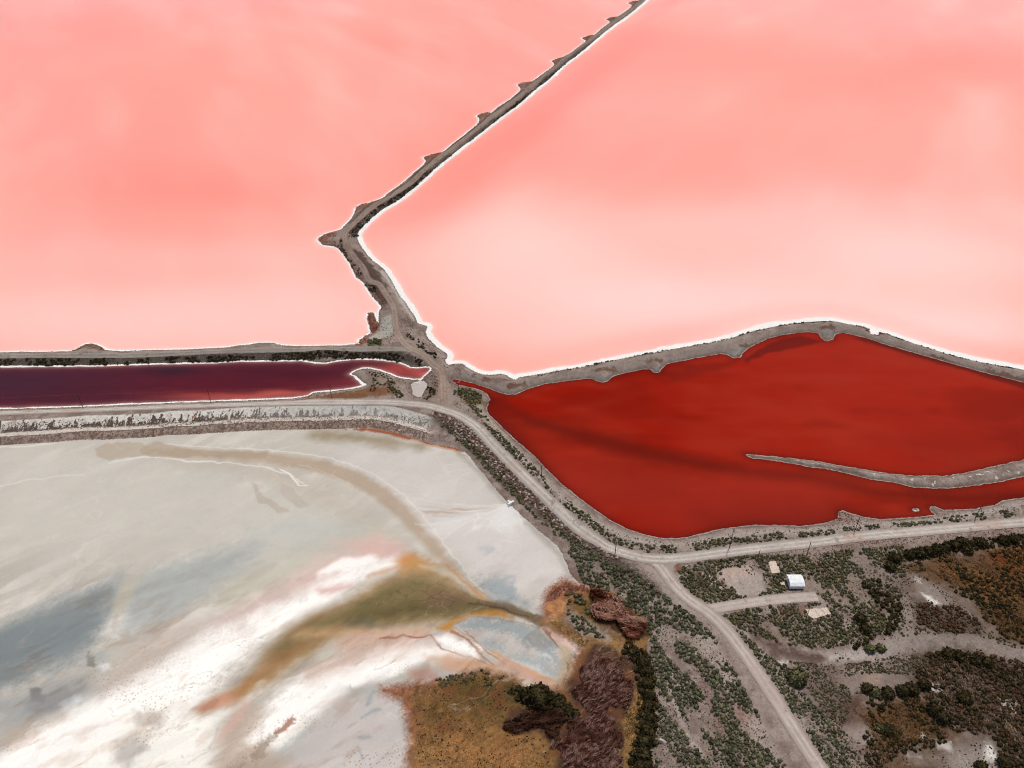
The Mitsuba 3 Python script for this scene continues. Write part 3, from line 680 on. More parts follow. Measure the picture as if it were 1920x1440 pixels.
scene['salt_mud'] = {'type': 'bumpmap', 'scale': 1.0, 'tex': proc(lambda p, n, uv: 0.05 * fbm(p.x / 1.2, p.y / 1.2, .5, octaves=3), 0.15),
    'b': {'type': 'principled', 'base_color': proc(pan_col), 'roughness': 0.75, 'specular': 0.15}}
g = pan.buffer(2.0)
p, f = tri_mesh(g, np.vstack([boundary_points(g, 1.5), grid_points(g, [(60, 320, 6)])]))
struct('salt_pan', mikit.ply(flat(p, f, 0.0), 'salt_mud', smooth=True), 'drained pale salt pan streaked with white, slate and olive')

# ------------------------------------------------------------------ land
GL = Layers(CREST - 0.4, (16.0, 4.0, 1.1))
A, L = GL.area, GL.line
GRAVEL = (158, 142, 134)
# causeways: grey trodden crests, dark rubble on the right of the far one
L([(700,640),(745,620),(742,590),(728,556),(700,520),(668,484),(648,445),(672,410),(715,376),(771,338),(835,285),(910,227),(985,170),(1067,102),(1142,46),(1205,0)], [9]*16, (146,126,116), 4, 2, .8)
L([(664,470),(690,500),(712,540),(722,560)], [7,8,8,6], (70,56,48), 3, 4, .8, 3)
L([(660,434),(682,412),(716,386),(742,370),(777,346),(802,322),(840,292),(877,264),(915,233),(952,206),(990,176),(1035,137),(1072,107),(1110,78),(1147,50),(1185,23),(1211,4)], [6]*17, (78,68,64), 3, 2.5, .9, 3)
L([(655,414),(690,386),(732,361),(766,337),(792,312),(830,283),(868,254),(906,224),(942,197),(980,167),(1026,129),(1062,100),(1101,71),(1138,43),(1176,16),(1202,-3)], [3]*16, (84,72,66), 2.5, 2.5, .8, 3)
A([(724,555),(745,592),(770,600),(776,610),(760,614),(742,600)], (80,68,60), 4, 3, .5, 3)  # dark tone painted in for the shade of an eroded gap
L([(716,505),(735,530),(760,570),(775,595)], [2,3,3,2], (196,186,180), 2, 3, .7, 3)
for t in ([(596,449),(625,440)], [(794,297),(822,290)], [(894,219),(914,214)], [(971,160),(992,157)], [(1035,116),(1052,112)], [(1091,73),(1108,70)], [(1136,38),(1150,36)], [(1177,7),(1190,5)], [(600,456),(625,458)], [(668,388),(700,378)], [(690,590),(710,620)], [(674,640),(684,634)]):
    L(t, 6, (150,92,72), 3, 2, .75, 2)
A([(716,592),(736,590),(737,622),(728,632),(700,640),(690,634),(706,624),(714,608)], (180,174,165), 3, 2, .9, 1.2)
A([(718,598),(732,600),(734,618),(722,622)], (164,164,158), 4, 3, .7, 2)
A([(690,640),(716,637),(714,648),(692,649)], (92,84,48), 3, 2, .7, 3)
# left causeway: its canal side is dark with bushes and stones
L([(-200,684),(0,674),(120,673),(240,671),(360,668),(480,664),(600,661),(700,661),(760,667),(800,682)], [7,7,7,7,7,7,6,6,5,4], (72,66,58), 3, 2.5, .85, 3)
L([(140,652),(180,648),(195,654)], [3,5,2], (120,100,84), 2, 2, .7, 2)
# land between canal and road: rust grass, grey gravel
A([(560,748),(620,740),(690,728),(740,722),(750,742),(700,748)], (124,82,52), 3, 3, .85, 2.5)
A([(688,700),(720,702),(745,718),(720,724),(690,720)], (140,124,110), 4, 3, .7, 2)
A([(740,720),(770,712),(775,748),(750,752),(736,745)], (158,142,134), 4, 3, .7, 1)
A([(806,700),(822,705),(826,745),(800,752),(790,745),(806,725)], (120,100,84), 4, 3, .8, 2)
# rubble toe and crust below the left road are set by the distance from the pan (below); the slope right of them is stony
L([(818,782),(872,812),(899,836),(928,866),(977,914),(1025,956),(1078,1000),(1120,1030),(1180,1072),(1230,1108)], [6,8,9,9,9,8,7,7,6,4], (82,70,64), 4, 3, .85, 3)
L([(890,868),(930,915),(970,962),(1020,1008),(1060,1058),(1095,1092)], [3,4,4,4.5,5,4], (122,98,88), 3, 2, .8, 2)
A([(1090,1030),(1190,1080),(1210,1100),(1160,1110),(1090,1070)], (140,122,112), 6, 5, .5, 2)
# pond-side bank right of the road: pale shingle
L([(905,770),(925,800),(960,838),(1010,890),(1060,940),(1110,978),(1170,1006),(1240,1022),(1330,1010),(1420,998),(1530,995),(1640,985),(1760,975),(1900,945)], [5]*14, (172,160,154), 4, 2, .8)
A([(858,732),(885,728),(908,742),(912,750),(900,758),(880,762),(866,745)], (116,100,66), 4, 3, .8, 3)
A([(862,726),(880,740),(884,760),(872,752)], (134,88,46), 4, 2, .6, 2)
L([(900,760),(908,775),(930,800),(950,822)], [5,5,5,4], (176,156,142), 3, 2, .7)
# causeway between pink lake and red pond
L([(852,700),(900,712),(950,722),(1000,715),(1100,697),(1250,665),(1400,638),(1520,612),(1600,615),(1700,645),(1850,690),(2000,730)], [7]*12, (150,136,128), 4, 3, .7)
L([(880,714),(930,732),(965,735),(1010,722),(1120,706),(1240,685),(1360,660),(1480,622),(1560,618),(1640,634),(1760,672),(1920,712)], [4]*12, (138,138,134), 3, 2, .8, 1)
for t in ([(910,708),(950,712)], [(955,722),(985,716)], [(1120,693),(1150,690)], [(1215,676),(1240,672)], [(1390,645),(1420,640)], [(1540,612),(1560,612)], [(1750,662),(1800,676)], [(1860,690),(1920,706)]):
    L(t, 3, (110,76,58), 2, 2.5, .8, 2)
# the wide trodden fork
A([(1180,1040),(1225,1052),(1280,1050),(1262,1064),(1258,1090),(1300,1128),(1340,1150),(1320,1160),(1285,1138),(1250,1110),(1215,1075)], (172,158,150), 5, 2, .85)
L([(1228,1052),(1256,1078),(1290,1122),(1330,1152),(1368,1192),(1420,1268),(1480,1358),(1540,1446)], [8]*8, (164,148,140), 4, 2, .7)
L([(835,765),(832,740),(830,715),(822,690),(800,668),(770,652)], [8,7,6,6,6,6], (162,142,130), 4, 2, .7)
# scrub plots
A([(1270,1060),(1330,1044),(1500,1040),(1690,1020),(1680,1130),(1600,1150),(1530,1112),(1440,1118),(1330,1136),(1275,1092)], (140,124,114), 5, 4, .7, 1.5)
A([(1300,1070),(1330,1066),(1350,1100),(1330,1112),(1300,1095)], (84,64,54), 4, 3, .7, 2)
A([(1345,1066),(1405,1060),(1412,1078),(1370,1092),(1350,1085)], (196,172,162), 3, 3, .8, 1)
A([(1366,1086),(1430,1075),(1440,1118),(1372,1122)], (178,164,156), 4, 3, .85)
A([(1312,1072),(1330,1078),(1352,1102),(1335,1100)], (206,186,176), 1.6, 2, .8)
A([(1262,1060),(1276,1056),(1276,1074),(1266,1074)], (130,84,66), 2, 1.5, .8, 2)
for pt in ((1545,1068), (1560,1078), (1573,1090), (1465,1145), (1505,1148), (1530,1062), (1585,1108)):
    A([(pt[0] - 16, pt[1]), (pt[0], pt[1] - 9), (pt[0] + 16, pt[1] - 1), (pt[0] + 6, pt[1] + 10)], (138,100,88), 5, 3, .7, 1)
A([(1380,1165),(1470,1160),(1540,1180),(1640,1160),(1680,1180),(1600,1205),(1480,1200),(1420,1195)], (128,110,100), 6, 4, .6, 2)
A([(1405,1180),(1450,1205),(1500,1222),(1560,1228),(1620,1222),(1600,1238),(1500,1240),(1455,1228),(1420,1205)], (92,72,66), 5, 4, .85, 2)
A([(1560,1230),(1620,1232),(1640,1245),(1590,1250)], (110,92,88), 4, 3, .7, 1)
A([(1458,1240),(1478,1238),(1480,1246),(1462,1248)], (212,204,198), 1.6, 1.5, .9)
A([(1480,1250),(1560,1245),(1590,1290),(1570,1350),(1530,1330),(1500,1290)], (110,96,88), 7, 4, .6, 2)
A([(1578,1270),(1640,1262),(1700,1268),(1710,1285),(1660,1296),(1600,1300)], (160,144,136), 6, 3, .8, 1.5)
A([(1624,1268),(1650,1264),(1654,1280),(1632,1284)], (196,166,150), 3, 2, .7)
# the pale old track across the right
L([(1560,1232),(1640,1224),(1700,1206),(1760,1200),(1830,1204),(1890,1222),(1960,1240),(2100,1275)], [4,6,9,10,9,8,8,8], (184,172,166), 4, 1.5, .95)
A([(1640,1110),(1720,1050),(2100,990),(2100,1600),(1560,1600),(1590,1400),(1560,1300),(1650,1260)], (102,86,76), 30, 8, .58, 1)  # broad darkening: darker soil plus a lens vignette painted into the colour
# rust and straw grass, right
A([(1694,1068),(1730,1044),(1800,1032),(1920,1012),(2100,990),(2100,1210),(1940,1215),(1880,1198),(1850,1165),(1825,1125),(1780,1108),(1740,1092)], (98,70,44), 12, 8, .85, 4)
A([(1770,1062),(1840,1070),(1900,1100),(1920,1130),(1860,1120),(1800,1090)], (142,100,62), 8, 6, .6, 2.5)
A([(1860,1046),(1920,1030),(1960,1040),(1960,1075),(1890,1075)], (132,72,40), 8, 6, .7, 2)
A([(1714,1078),(1730,1090),(1765,1100),(1790,1140),(1760,1140),(1728,1112)], (154,141,133), 5, 4, .8, 2.5)
A([(1726,1110),(1745,1116),(1768,1132),(1760,1138),(1740,1128)], (226,220,214), 1.6, 1.2, .95)
A([(1716,1082),(1726,1086),(1728,1094),(1718,1090)], (220,212,206), 2, 2, .8, 2)
A([(1720,1130),(1800,1140),(1840,1170),(1830,1190),(1760,1180),(1720,1165)], (86,68,58), 6, 5, .8, 3)
A([(1660,1145),(1700,1130),(1712,1160),(1700,1190),(1670,1180)], (156,141,133), 5, 4, .7, 2)
A([(1640,1130),(1670,1145),(1660,1175),(1640,1170)], (104,72,56), 5, 4, .7, 2)
# dark scrub and bare white ground, lower right
A([(1712,1232),(1760,1220),(1830,1222),(1930,1246),(2100,1280),(2100,1500),(1900,1440),(1840,1390),(1800,1370),(1762,1350),(1740,1300),(1716,1270)], (82,66,56), 9, 8, .8, 4)
A([(1600,1330),(1640,1300),(1740,1306),(1768,1345),(1800,1372),(1760,1400),(1700,1410),(1640,1440),(1630,1500),(1700,1500),(1770,1440),(1620,1390)], (98,70,44), 9, 6, .85, 4)
A([(1590,1310),(1620,1296),(1606,1340),(1598,1364),(1578,1352)], (92,70,62), 5, 4, .8, 2)
A([(1600,1365),(1622,1360),(1640,1392),(1620,1400),(1592,1375)], (164,149,141), 5, 3, .8, 2)
for a in ([(1728,1376),(1742,1382),(1738,1390),(1724,1384)], [(1752,1388),(1780,1394),(1784,1404),(1760,1402)], [(1700,1412),(1728,1414),(1730,1424),(1702,1420)], [(1745,1283),(1768,1284),(1766,1298),(1748,1294)], [(1790,1294),(1812,1300),(1806,1310)], [(1880,1310),(1905,1320),(1900,1340),(1876,1330)]):
    A(a, (214,206,198), 2.5, 3, .85, 2)
A([(1780,1410),(1835,1404),(1850,1382),(1870,1392),(1872,1440),(1850,1500),(1780,1500)], (160,148,141), 7, 5, .8, 2.5)
A([(1848,1395),(1864,1400),(1870,1430),(1850,1425)], (232,226,218), 2.5, 2, .9, 1.5)
# left of the branching road: bare runs between the bushes
L([(1262,1130),(1300,1175),(1335,1220),(1375,1290),(1420,1370),(1460,1450)], [5,6,6,6,6,6], (172,156,148), 4, 3, .7)
L([(1308,1250),(1330,1300),(1350,1350),(1395,1430)], [5,9,10,8], (134,110,102), 8, 5, .7, 2)
A([(1380,1308),(1392,1310),(1400,1340),(1396,1365),(1382,1350)], (140,98,88), 5, 3, .7, 1)
L([(1255,1250),(1262,1300),(1290,1380),(1340,1460)], [1.5]*4, (184,168,160), 1.5, 1.5, .7)


def ground_col(p, n, uv):
    x, y = p.x, p.y
    dw, dp = uv.x, uv.y
    f = GL.fields(x, y)
    col = mix(C(134, 117, 108), C(160, 144, 136), smoothstep(.35, .65, f[1]))
    col = GL.apply(col, x + 2.0 * (f[1] - .5), y + 2.0 * (f[2] - .5), f)
    # salt-coated bank left of the boulders: rubble toe, a shelf of crust, the gullied slope
    left = 1 - smoothstep(BANK_X - 4, BANK_X + 3, x + 3 * (f[2] - .5))
    g1 = fbm(x / 1.5 + 2 * f[1], y / 7, 5.5, octaves=3)
    g2 = fbm(x / .9, y / 1.4, 9.5, octaves=2)
    grime = smoothstep(-165, -70, x)
    coat = mix(C(222, 216, 208), C(198, 194, 187), grime)
    dirt = smoothstep(.47, .55, g1 * .6 + g2 * .4 - .15 * (dp - 10.6) / 4 + 0.02 - 0.05 * grime)
    bank = mix(coat, C(74, 54, 44), dirt * (0.92 - 0.35 * grime))
    bank = mix(bank, C(214, 203, 192), 1 - smoothstep(7.2, 8.6, dp + 1.6 * (f[2] - .5)))
    bank = mix(bank, C(88, 72, 64), (1 - smoothstep(.15, .5, dr.abs(dp - 5.1 + .8 * (f[1] - .5)))) * .9)
    toe = mix(C(112, 92, 82), C(160, 142, 132), smoothstep(.35, .65, g2))
    bank = mix(toe, bank, smoothstep(4.7, 5.2, dp + .8 * (f[1] - .5)))
    on = left * (1 - smoothstep(14.2, 15.2, dp + .8 * (f[2] - .5))) * smoothstep(5, 7, dw)
    col = mix(col, bank, on)
    # a dark wet line above the water
    col = mix(col, C(104, 92, 86), .55 * (1 - smoothstep(.5, 2.2, dw + 1.5 * (f[2] - .5))))
    speck = fbm(x / .55, y / .55, 4.5, octaves=2) - .5
    grit = smoothstep(.62, .75, fbm(x / .9, y / .9, 14.5, octaves=2))
    return col * (1 + .6 * speck + .35 * (f[2] - .5)) * (1 - .28 * grit)


scene['soil'] = {'type': 'bumpmap', 'scale': 1.0, 'tex': proc(lambda p, n, uv: .22 * fbm(p.x / .8, p.y / .8, .5, octaves=3), .12),
    'b': {'type': 'diffuse', 'reflectance': proc(ground_col)}}
bands = [(40, 100, 4.0), (100, 180, 0.95), (180, 330, 0.95), (330, 520, 1.4), (520, 800, 2.2), (800, 1300, 3.5), (1300, 1900, 20)]
big = land.buffer(1.6).intersection(shapely.box(-900, 40, 1200, 1900))
bank_zone = poly([(-60,775),(830,755),(830,840),(640,812),(300,828),(-60,845)], 1.0).intersection(land)
pts = np.vstack([boundary_points(land, .7), boundary_points(land.buffer(-0.9), .9), boundary_points(big, 1.2), grid_points(big, bands), grid_points(bank_zone, [(100, 400, .5)])])
p, f = tri_mesh(big, pts)
z, dw, dp = height(p)
struct('ground', mikit.ply((np.column_stack([p, z]), f), 'soil', smooth=True, uv=np.column_stack([dw, dp])), 'stony mauve-grey ground, banks and causeways between the ponds')

# the sandbar in the red pond and the small islet
scene['bar_sand'] = {'type': 'diffuse', 'reflectance': proc(lambda p, n, uv: mix(mix(C(178, 177, 172), C(222, 218, 211), fbm(p.x / 2.6, p.y / 1.2, 1.5)), C(128, 125, 118), smoothstep(.56, .7, fbm(p.x / 1.6, p.y / 1.0, 7.5))))}
for key, g, top, lab in (('sand_bar', spit, 1.3, 'pale grey sandbar curving through the red pond'), ('sand_bar_001', islet, .4, 'tiny dark islet near the lower shore of the red pond')):
    g = g.buffer(-.45).buffer(.001) if key == 'sand_bar' else g
    bg = g.buffer(.8)
    p, f = tri_mesh(bg, np.vstack([boundary_points(g, .7), boundary_points(bg, .8), grid_points(bg, [(100, 500, .7)])]))
    t = cKDTree(shore_points(g))
    d = np.where(inside(g, p), 1, -1) * t.query(p)[0]
    q = np.column_stack([p, 0 * p[:, 0]])
    z = np.minimum(.4 * d, top) + np.clip(d, 0, 1) * .9 * (meshkit.fbm(q / 1.7, 3, 31) - .5)
    struct(key, mikit.ply((np.column_stack([p, z]), f), 'bar_sand', smooth=True), lab)

# ------------------------------------------------------------------ dirt roads, draped a hand's breadth above the ground
def road_surface(pale, dark, tint, far=None):
    def fn(p, n, uv):
        d, s = dr.abs(uv.x), uv.y
        x, y = p.x, p.y
        f = fbm(x / 1.3, y / 1.3, 3.5, octaves=2)
        g = fbm(x / 7, y / 7, 1.5)
        track = dr.exp(-dr.square((d - .95) / .42))
        mid = dr.exp(-dr.square(d / .3))
        col = mix(C(*dark), C(*pale), dr.clip(.35 + .75 * track - .25 * mid + .9 * (g - .5), 0, 1))
        col = mix(col, C(*tint), smoothstep(.52, .66, fbm(x / 14, y / 14, 8.5)) * .6)
        if far is not None:        # trodden lighter near the junction
            col = mix(col * 1.22, col, smoothstep(70, 150, s))
        pot = smoothstep(.62, .74, fbm(x / 2.6, y / 2.6, 21.5, octaves=3)) * (.5 + .5 * smoothstep(.4, .6, g))
        col = mix(col, C(dark[0] * .78, dark[1] * .76, dark[2] * .74), pot * .6)
        col = mix(col, C(dark[0] * .9, dark[1] * .9, dark[2] * .9), smoothstep(1.5, 2.6, d + 1.6 * (f - .5)) * .7)
        return col * (1 + .30 * (f - .5) + .3 * (fbm(s / 9, d * 2.2, 4.5) - .5))
    return fn


roads = {}
done = None
for k in ('main', 'branch', 'branch2', 'lane', 'link', 'left'):
    g = centre[k].buffer(half[k], cap_style='flat')
    if k == 'branch':
        g = unary_union([g, centre['branch2'].buffer(half['branch2'], cap_style='flat')]).buffer(3).buffer(-3)
    if k == 'branch2':
        continue
    g = g if done is None else g.difference(done.buffer(.02))
    g = Polygon(jag(densify(g.exterior, .9), .35, 2.0, 41)).buffer(0) if g.geom_type == 'Polygon' else g
    roads[k] = g
    done = g if done is None else done.union(g)
ROADS = done
for k, key, cols, lab in (('main', 'dirt_road', ((206,196,188), (170,158,150), (190,164,150)), 'pale grey dirt road along the salt pan and the red pond'),
                          ('branch', 'dirt_road_001', ((202,188,180), (172,156,148), (184,166,156)), 'narrower dirt road branching off towards the bottom edge'),
                          ('lane', 'dirt_road_002', ((196,182,174), (180,166,158), (188,172,164)), 'short dirt lane ending past the white shed'),
                          ('link', 'dirt_road_003', ((158,138,127), (128,112,104), (142,120,110)), 'brown dirt road over the junction and along the bent causeway'),
                          ('left', 'dirt_road_004', ((164,154,146), (140,130,122), (144,130,122)), 'grey dirt road on the left causeway')):
    g = roads[k].intersection(shapely.box(-420, 60, 620, 1500))
    scene['road_' + k] = {'type': 'diffuse', 'reflectance': proc(road_surface(*cols, far=1 if k == 'link' else None))}
    p, f = tri_mesh(g, np.vstack([boundary_points(g, .8), grid_points(g, [(60, 400, .9), (400, 800, 1.6), (800, 1500, 3)])]))
    samples = densify(centre[k], .25)
    dd, ii = cKDTree(samples).query(p)
    z = height(p, 0.0)[0] + .14
    struct(key, mikit.ply((np.column_stack([p, z]), f), 'road_' + k, smooth=True, uv=np.column_stack([dd, ii * .25])), lab)
shapely.prepare(ROADS)

# ------------------------------------------------------------------ plants and stones
def bush_mesh(seed, leaves=60, sub=1, flat=0.75, ragged=0.35):
    """A bush of radius 1: an uneven core and many leaf clumps standing out of it."""
    r = np.random.default_rng(seed)
    m = trimesh.creation.icosphere(subdivisions=sub)
    v = np.array(m.vertices)
    k = 1 + ragged * 2 * (meshkit.fbm(v * 1.9 + seed * 3.1, 3, seed) - 0.5)
    v = v * k[:, None] * [0.86, 0.86, flat]
    v[:, 2] = np.maximum(v[:, 2] + 0.45, -0.15)
    d = r.normal(size=(leaves, 3))
    d[:, 2] = np.abs(d[:, 2]) * 0.9 - 0.15
    d /= np.linalg.norm(d, axis=1, keepdims=True)
    c = d * r.uniform(0.72, 1.08, (leaves, 1)) * [1, 1, flat] + [0, 0, 0.42]
    t = r.normal(size=(leaves, 2, 3))
    t /= np.linalg.norm(t, axis=2, keepdims=True)
    s = r.uniform(0.14, 0.34, (leaves, 1))
    lv = np.stack([c - t[:, 0] * s, c + t[:, 0] * s, c + t[:, 1] * s * 1.5], 1).reshape(-1, 3)
    f = np.vstack([m.faces, len(v) + np.arange(leaves * 3).reshape(-1, 3)])
    return np.vstack([v, lv]), f


def rock_mesh(seed, n=14):
    r = np.random.default_rng(seed)
    q = r.normal(size=(n, 3))
    q /= np.linalg.norm(q, axis=1, keepdims=True)
    q *= r.uniform(0.75, 1.1, (n, 1)) * [1.0, r.uniform(.65, .95), r.uniform(.5, .8)]
    h = ConvexHull(q)
    f = h.simplices.copy()
    a, b, c = q[f[:, 0]], q[f[:, 1]], q[f[:, 2]]
    flip = (np.cross(b - a, c - a) * h.equations[:, :3]).sum(1) < 0
    f[flip] = f[flip][:, ::-1]
    return q, f


def join(meshes):
    vs, fs, n = [], [], 0
    for v, f in meshes:
        vs.append(v)
        fs.append(f + n)
        n += len(v)
    return np.vstack(vs), np.vstack(fs)


def placed(m, x, y, z, s, a, sz=1.0):
    v, f = m
    c, d = math.cos(a), math.sin(a)
    w = np.column_stack([(v[:, 0] * c - v[:, 1] * d) * s + x, (v[:, 0] * d + v[:, 1] * c) * s + y, v[:, 2] * s * sz + z])
    return w, f


def two(b):
    return {'type': 'twosided', 'b': b}


def leafy(c0, c1, c2):
    def fn(p, n, uv):
        a = cell_rand(p.x / 1.9, p.y / 1.9, 3)
        b = noise(p.x / .45, p.y / .45, p.z / .45)
        return mix(mix(C(*c0), C(*c1), a), C(*c2), smoothstep(.45, .95, b) * .7) * (0.75 + .5 * b)
    return two({'type': 'diffuse', 'reflectance': proc(fn)})


scene['leaf_sage'] = leafy((80, 80, 60), (108, 108, 84), (146, 142, 114))
scene['leaf_dusky'] = leafy((64, 64, 48), (88, 86, 66), (120, 116, 92))
scene['leaf_olive'] = leafy((76, 74, 50), (102, 98, 70), (138, 130, 98))
scene['leaf_dark'] = leafy((44, 40, 28), (64, 57, 38), (96, 84, 54))
scene['leaf_brown'] = leafy((70, 54, 42), (88, 66, 48), (124, 98, 76))


def stony(c0, c1, c2, odd=.06):
    def fn(p, n, uv):
        a = cell_rand(p.x / .8, p.y / .8, 1)
        b = fbm(p.x / .4, p.y / .4, p.z / .4, octaves=2)
        return mix(mix(C(*c0), C(*c1), a), C(*c2), dr.select(cell_rand(p.x / 1.6, p.y / 1.6, 5) < odd, 1.0, 0.0)) * (.8 + .4 * b)
    return {'type': 'diffuse', 'reflectance': proc(fn)}


scene['stone_grey'] = stony((104, 90, 84), (172, 148, 138), (196, 160, 136), .05)
scene['stone_buff'] = stony((164, 142, 132), (206, 184, 172), (206, 184, 172))
scene['stone_brown'] = stony((92, 74, 66), (128, 102, 90), (150, 110, 92))
scene['stone_red'] = stony((110, 66, 54), (160, 108, 88), (200, 160, 140))
scene['stone_orange'] = stony((214, 142, 98), (222, 160, 120), (220, 160, 120))
scene['stone_pale'] = stony((206, 190, 180), (216, 202, 194), (216, 202, 194))

PZ = 2.4
slab_px = {'A': [(1441,1054),(1454,1053),(1457,1062),(1459.5,1063.5),(1462,1075),(1447,1076),(1441.5,1060)],
           'B': [(1509,1143.5),(1525,1142.5),(1525.5,1139),(1538,1138),(1545,1133),(1558,1152),(1525,1161),(1516,1155.5)],
           'C': [(1462,1093.5),(1470,1092),(1472.5,1102),(1465,1097)]}
slabs = {k: poly(v, PZ) for k, v in slab_px.items()}
shed_xy = at(1489.5, 1096, PZ)
SHED_W, SHED_D = 5.7, 5.2
shed_foot = shapely.box(shed_xy[0] - SHED_W / 2, shed_xy[1] - SHED_D / 2, shed_xy[0] + SHED_W / 2, shed_xy[1] + SHED_D / 2)
NO_GROW = unary_union([ROADS.buffer(.5), shed_foot.buffer(.6)] + [s.buffer(.3) for s in slabs.values()])
clear_px = [[(1350,1070),(1372,1063),(1396,1065),(1404,1076),(1428,1082),(1440,1096),(1434,1112),(1412,1120),(1384,1118),(1378,1104),(1362,1096)], [(1578,1270),(1640,1262),(1700,1268),(1712,1285),(1640,1296),(1598,1300)],
            [(1414,1062),(1430,1072),(1436,1100),(1424,1102)], [(1716,1080),(1745,1092),(1775,1128),(1766,1140),(1728,1114)]]
CLEAR = unary_union([poly(c, PZ) for c in clear_px] + [LineString(smooth_line(W([(1600,1228),(1640,1224),(1700,1207),(1760,1201),(1830,1205),(1890,1222),(1960,1240),(2100,1275)], PZ), 4)).buffer(2.6)])
shapely.prepare(NO_GROW)
shapely.prepare(CLEAR)
grid = {}


def free(x, y, r, k):
    cx, cy = int(x // 3), int(y // 3)
    for i in (-1, 0, 1):
        for j in (-1, 0, 1):
            for X, Y, R in grid.get((cx + i, cy + j), ()):
                if (X - x) ** 2 + (Y - y) ** 2 < ((R + r) * k) ** 2:
                    return False
    grid.setdefault((cx, cy), []).append((x, y, r))
    return True


def scatter(g, per_m2, r0, r1, thr=0.0, ns=9.0, k=0.8, seed=0, forbid=True, taken=True):
    """Points in g, thinned to patches by noise; small ones are commoner."""
    rr = np.random.default_rng(seed)
    x0, y0, x1, y1 = g.bounds
    n = int((x1 - x0) * (y1 - y0) * per_m2)
    p = np.column_stack([rr.uniform(x0, x1, n), rr.uniform(y0, y1, n)])
    shapely.prepare(g)
    ok = inside(g, p) & ~inside(WATER, p)
    if forbid:
        ok &= ~inside(NO_GROW, p) & ~inside(CLEAR, p)
    if thr > 0:
        q = np.column_stack([(p[:, 0] * .5 - p[:, 1] * .86) / (1.9 * ns), (p[:, 0] * .86 + p[:, 1] * .5) / (.8 * ns), np.full(n, seed * 1.7)])
        ok &= meshkit.fbm(q, 3, seed) + rr.uniform(-.06, .06, n) > thr
    p = p[ok]
    r = r0 + (r1 - r0) * rr.random(len(p)) ** 1.6
    if not taken:
        return np.column_stack([p, r])
    o = np.argsort(-r)
    keep = [i for i in o if free(p[i, 0], p[i, 1], r[i], k)]
    return np.column_stack([p[keep], r[keep]])


def stroke(px, w, z=PZ):
    return LineString(smooth_line(W(px, z), 4)).buffer(w / 2)


SAGE_FLAT = poly([(1060,1015),(1110,1035),(1150,1052),(1200,1078),(1240,1112),(1290,1150),(1330,1185),(1365,1240),(1415,1330),(1475,1440),(1540,1560),(1215,1560),(1226,1440),(1238,1340),(1230,1270),(1222,1215),(1222,1190),(1205,1155),(1180,1130),(1150,1108),(1100,1090),(1078,1060)], PZ)
PLOT = poly([(1272,1072),(1290,1060),(1335,1046),(1500,1042),(1690,1024),(1700,1060),(1690,1120),(1640,1140),(1600,1160),(1545,1130),(1530,1112),(1440,1116),(1330,1138),(1290,1115),(1275,1092)], PZ)
SOUTH = poly([(1352,1156),(1400,1145),(1500,1130),(1560,1135),(1640,1140),(1668,1165),(1640,1200),(1560,1215),(1490,1212),(1430,1196),(1385,1180)], PZ)
RIGHTSTRIP = poly([(1352,1168),(1400,1195),(1440,1230),(1490,1262),(1540,1330),(1590,1420),(1640,1560),(1600,1560),(1530,1420),(1470,1325),(1420,1255)], PZ)
MIDDLE = poly([(1480,1240),(1560,1245),(1640,1240),(1700,1225),(1740,1235),(1710,1262),(1650,1300),(1600,1300),(1580,1370),(1620,1400),(1650,1440),(1660,1560),(1640,1560),(1590,1420),(1540,1330)], PZ)
DARKSCRUB = poly([(1706,1232),(1760,1220),(1830,1222),(1940,1246),(2000,1262),(2000,1500),(1880,1460),(1870,1390),(1850,1376),(1800,1370),(1762,1352),(1742,1310),(1714,1272)], PZ)
RUSTFIELD = poly([(1694,1068),(1730,1044),(1800,1034),(1920,1014),(2000,1006),(2000,1210),(1940,1212),(1880,1196),(1850,1165),(1825,1125),(1780,1108),(1740,1092)], PZ)
RUSTFIELD2 = poly([(1600,1330),(1640,1304),(1740,1308),(1768,1345),(1800,1372),(1760,1400),(1700,1410),(1650,1440),(1660,1560),(1620,1480),(1622,1390)], PZ)
RIP_PX = [(822,776),(872,809),(899,832),(928,862),(953,889),(977,908),(1000,930),(1025,951),(1050,974),(1078,994),(1103,1011),(1150,1038)]
RIPRAP = stroke(RIP_PX, 6.5)
STONY_TIP = poly([(1170,1062),(1205,1072),(1240,1106),(1222,1118),(1190,1100)], PZ)
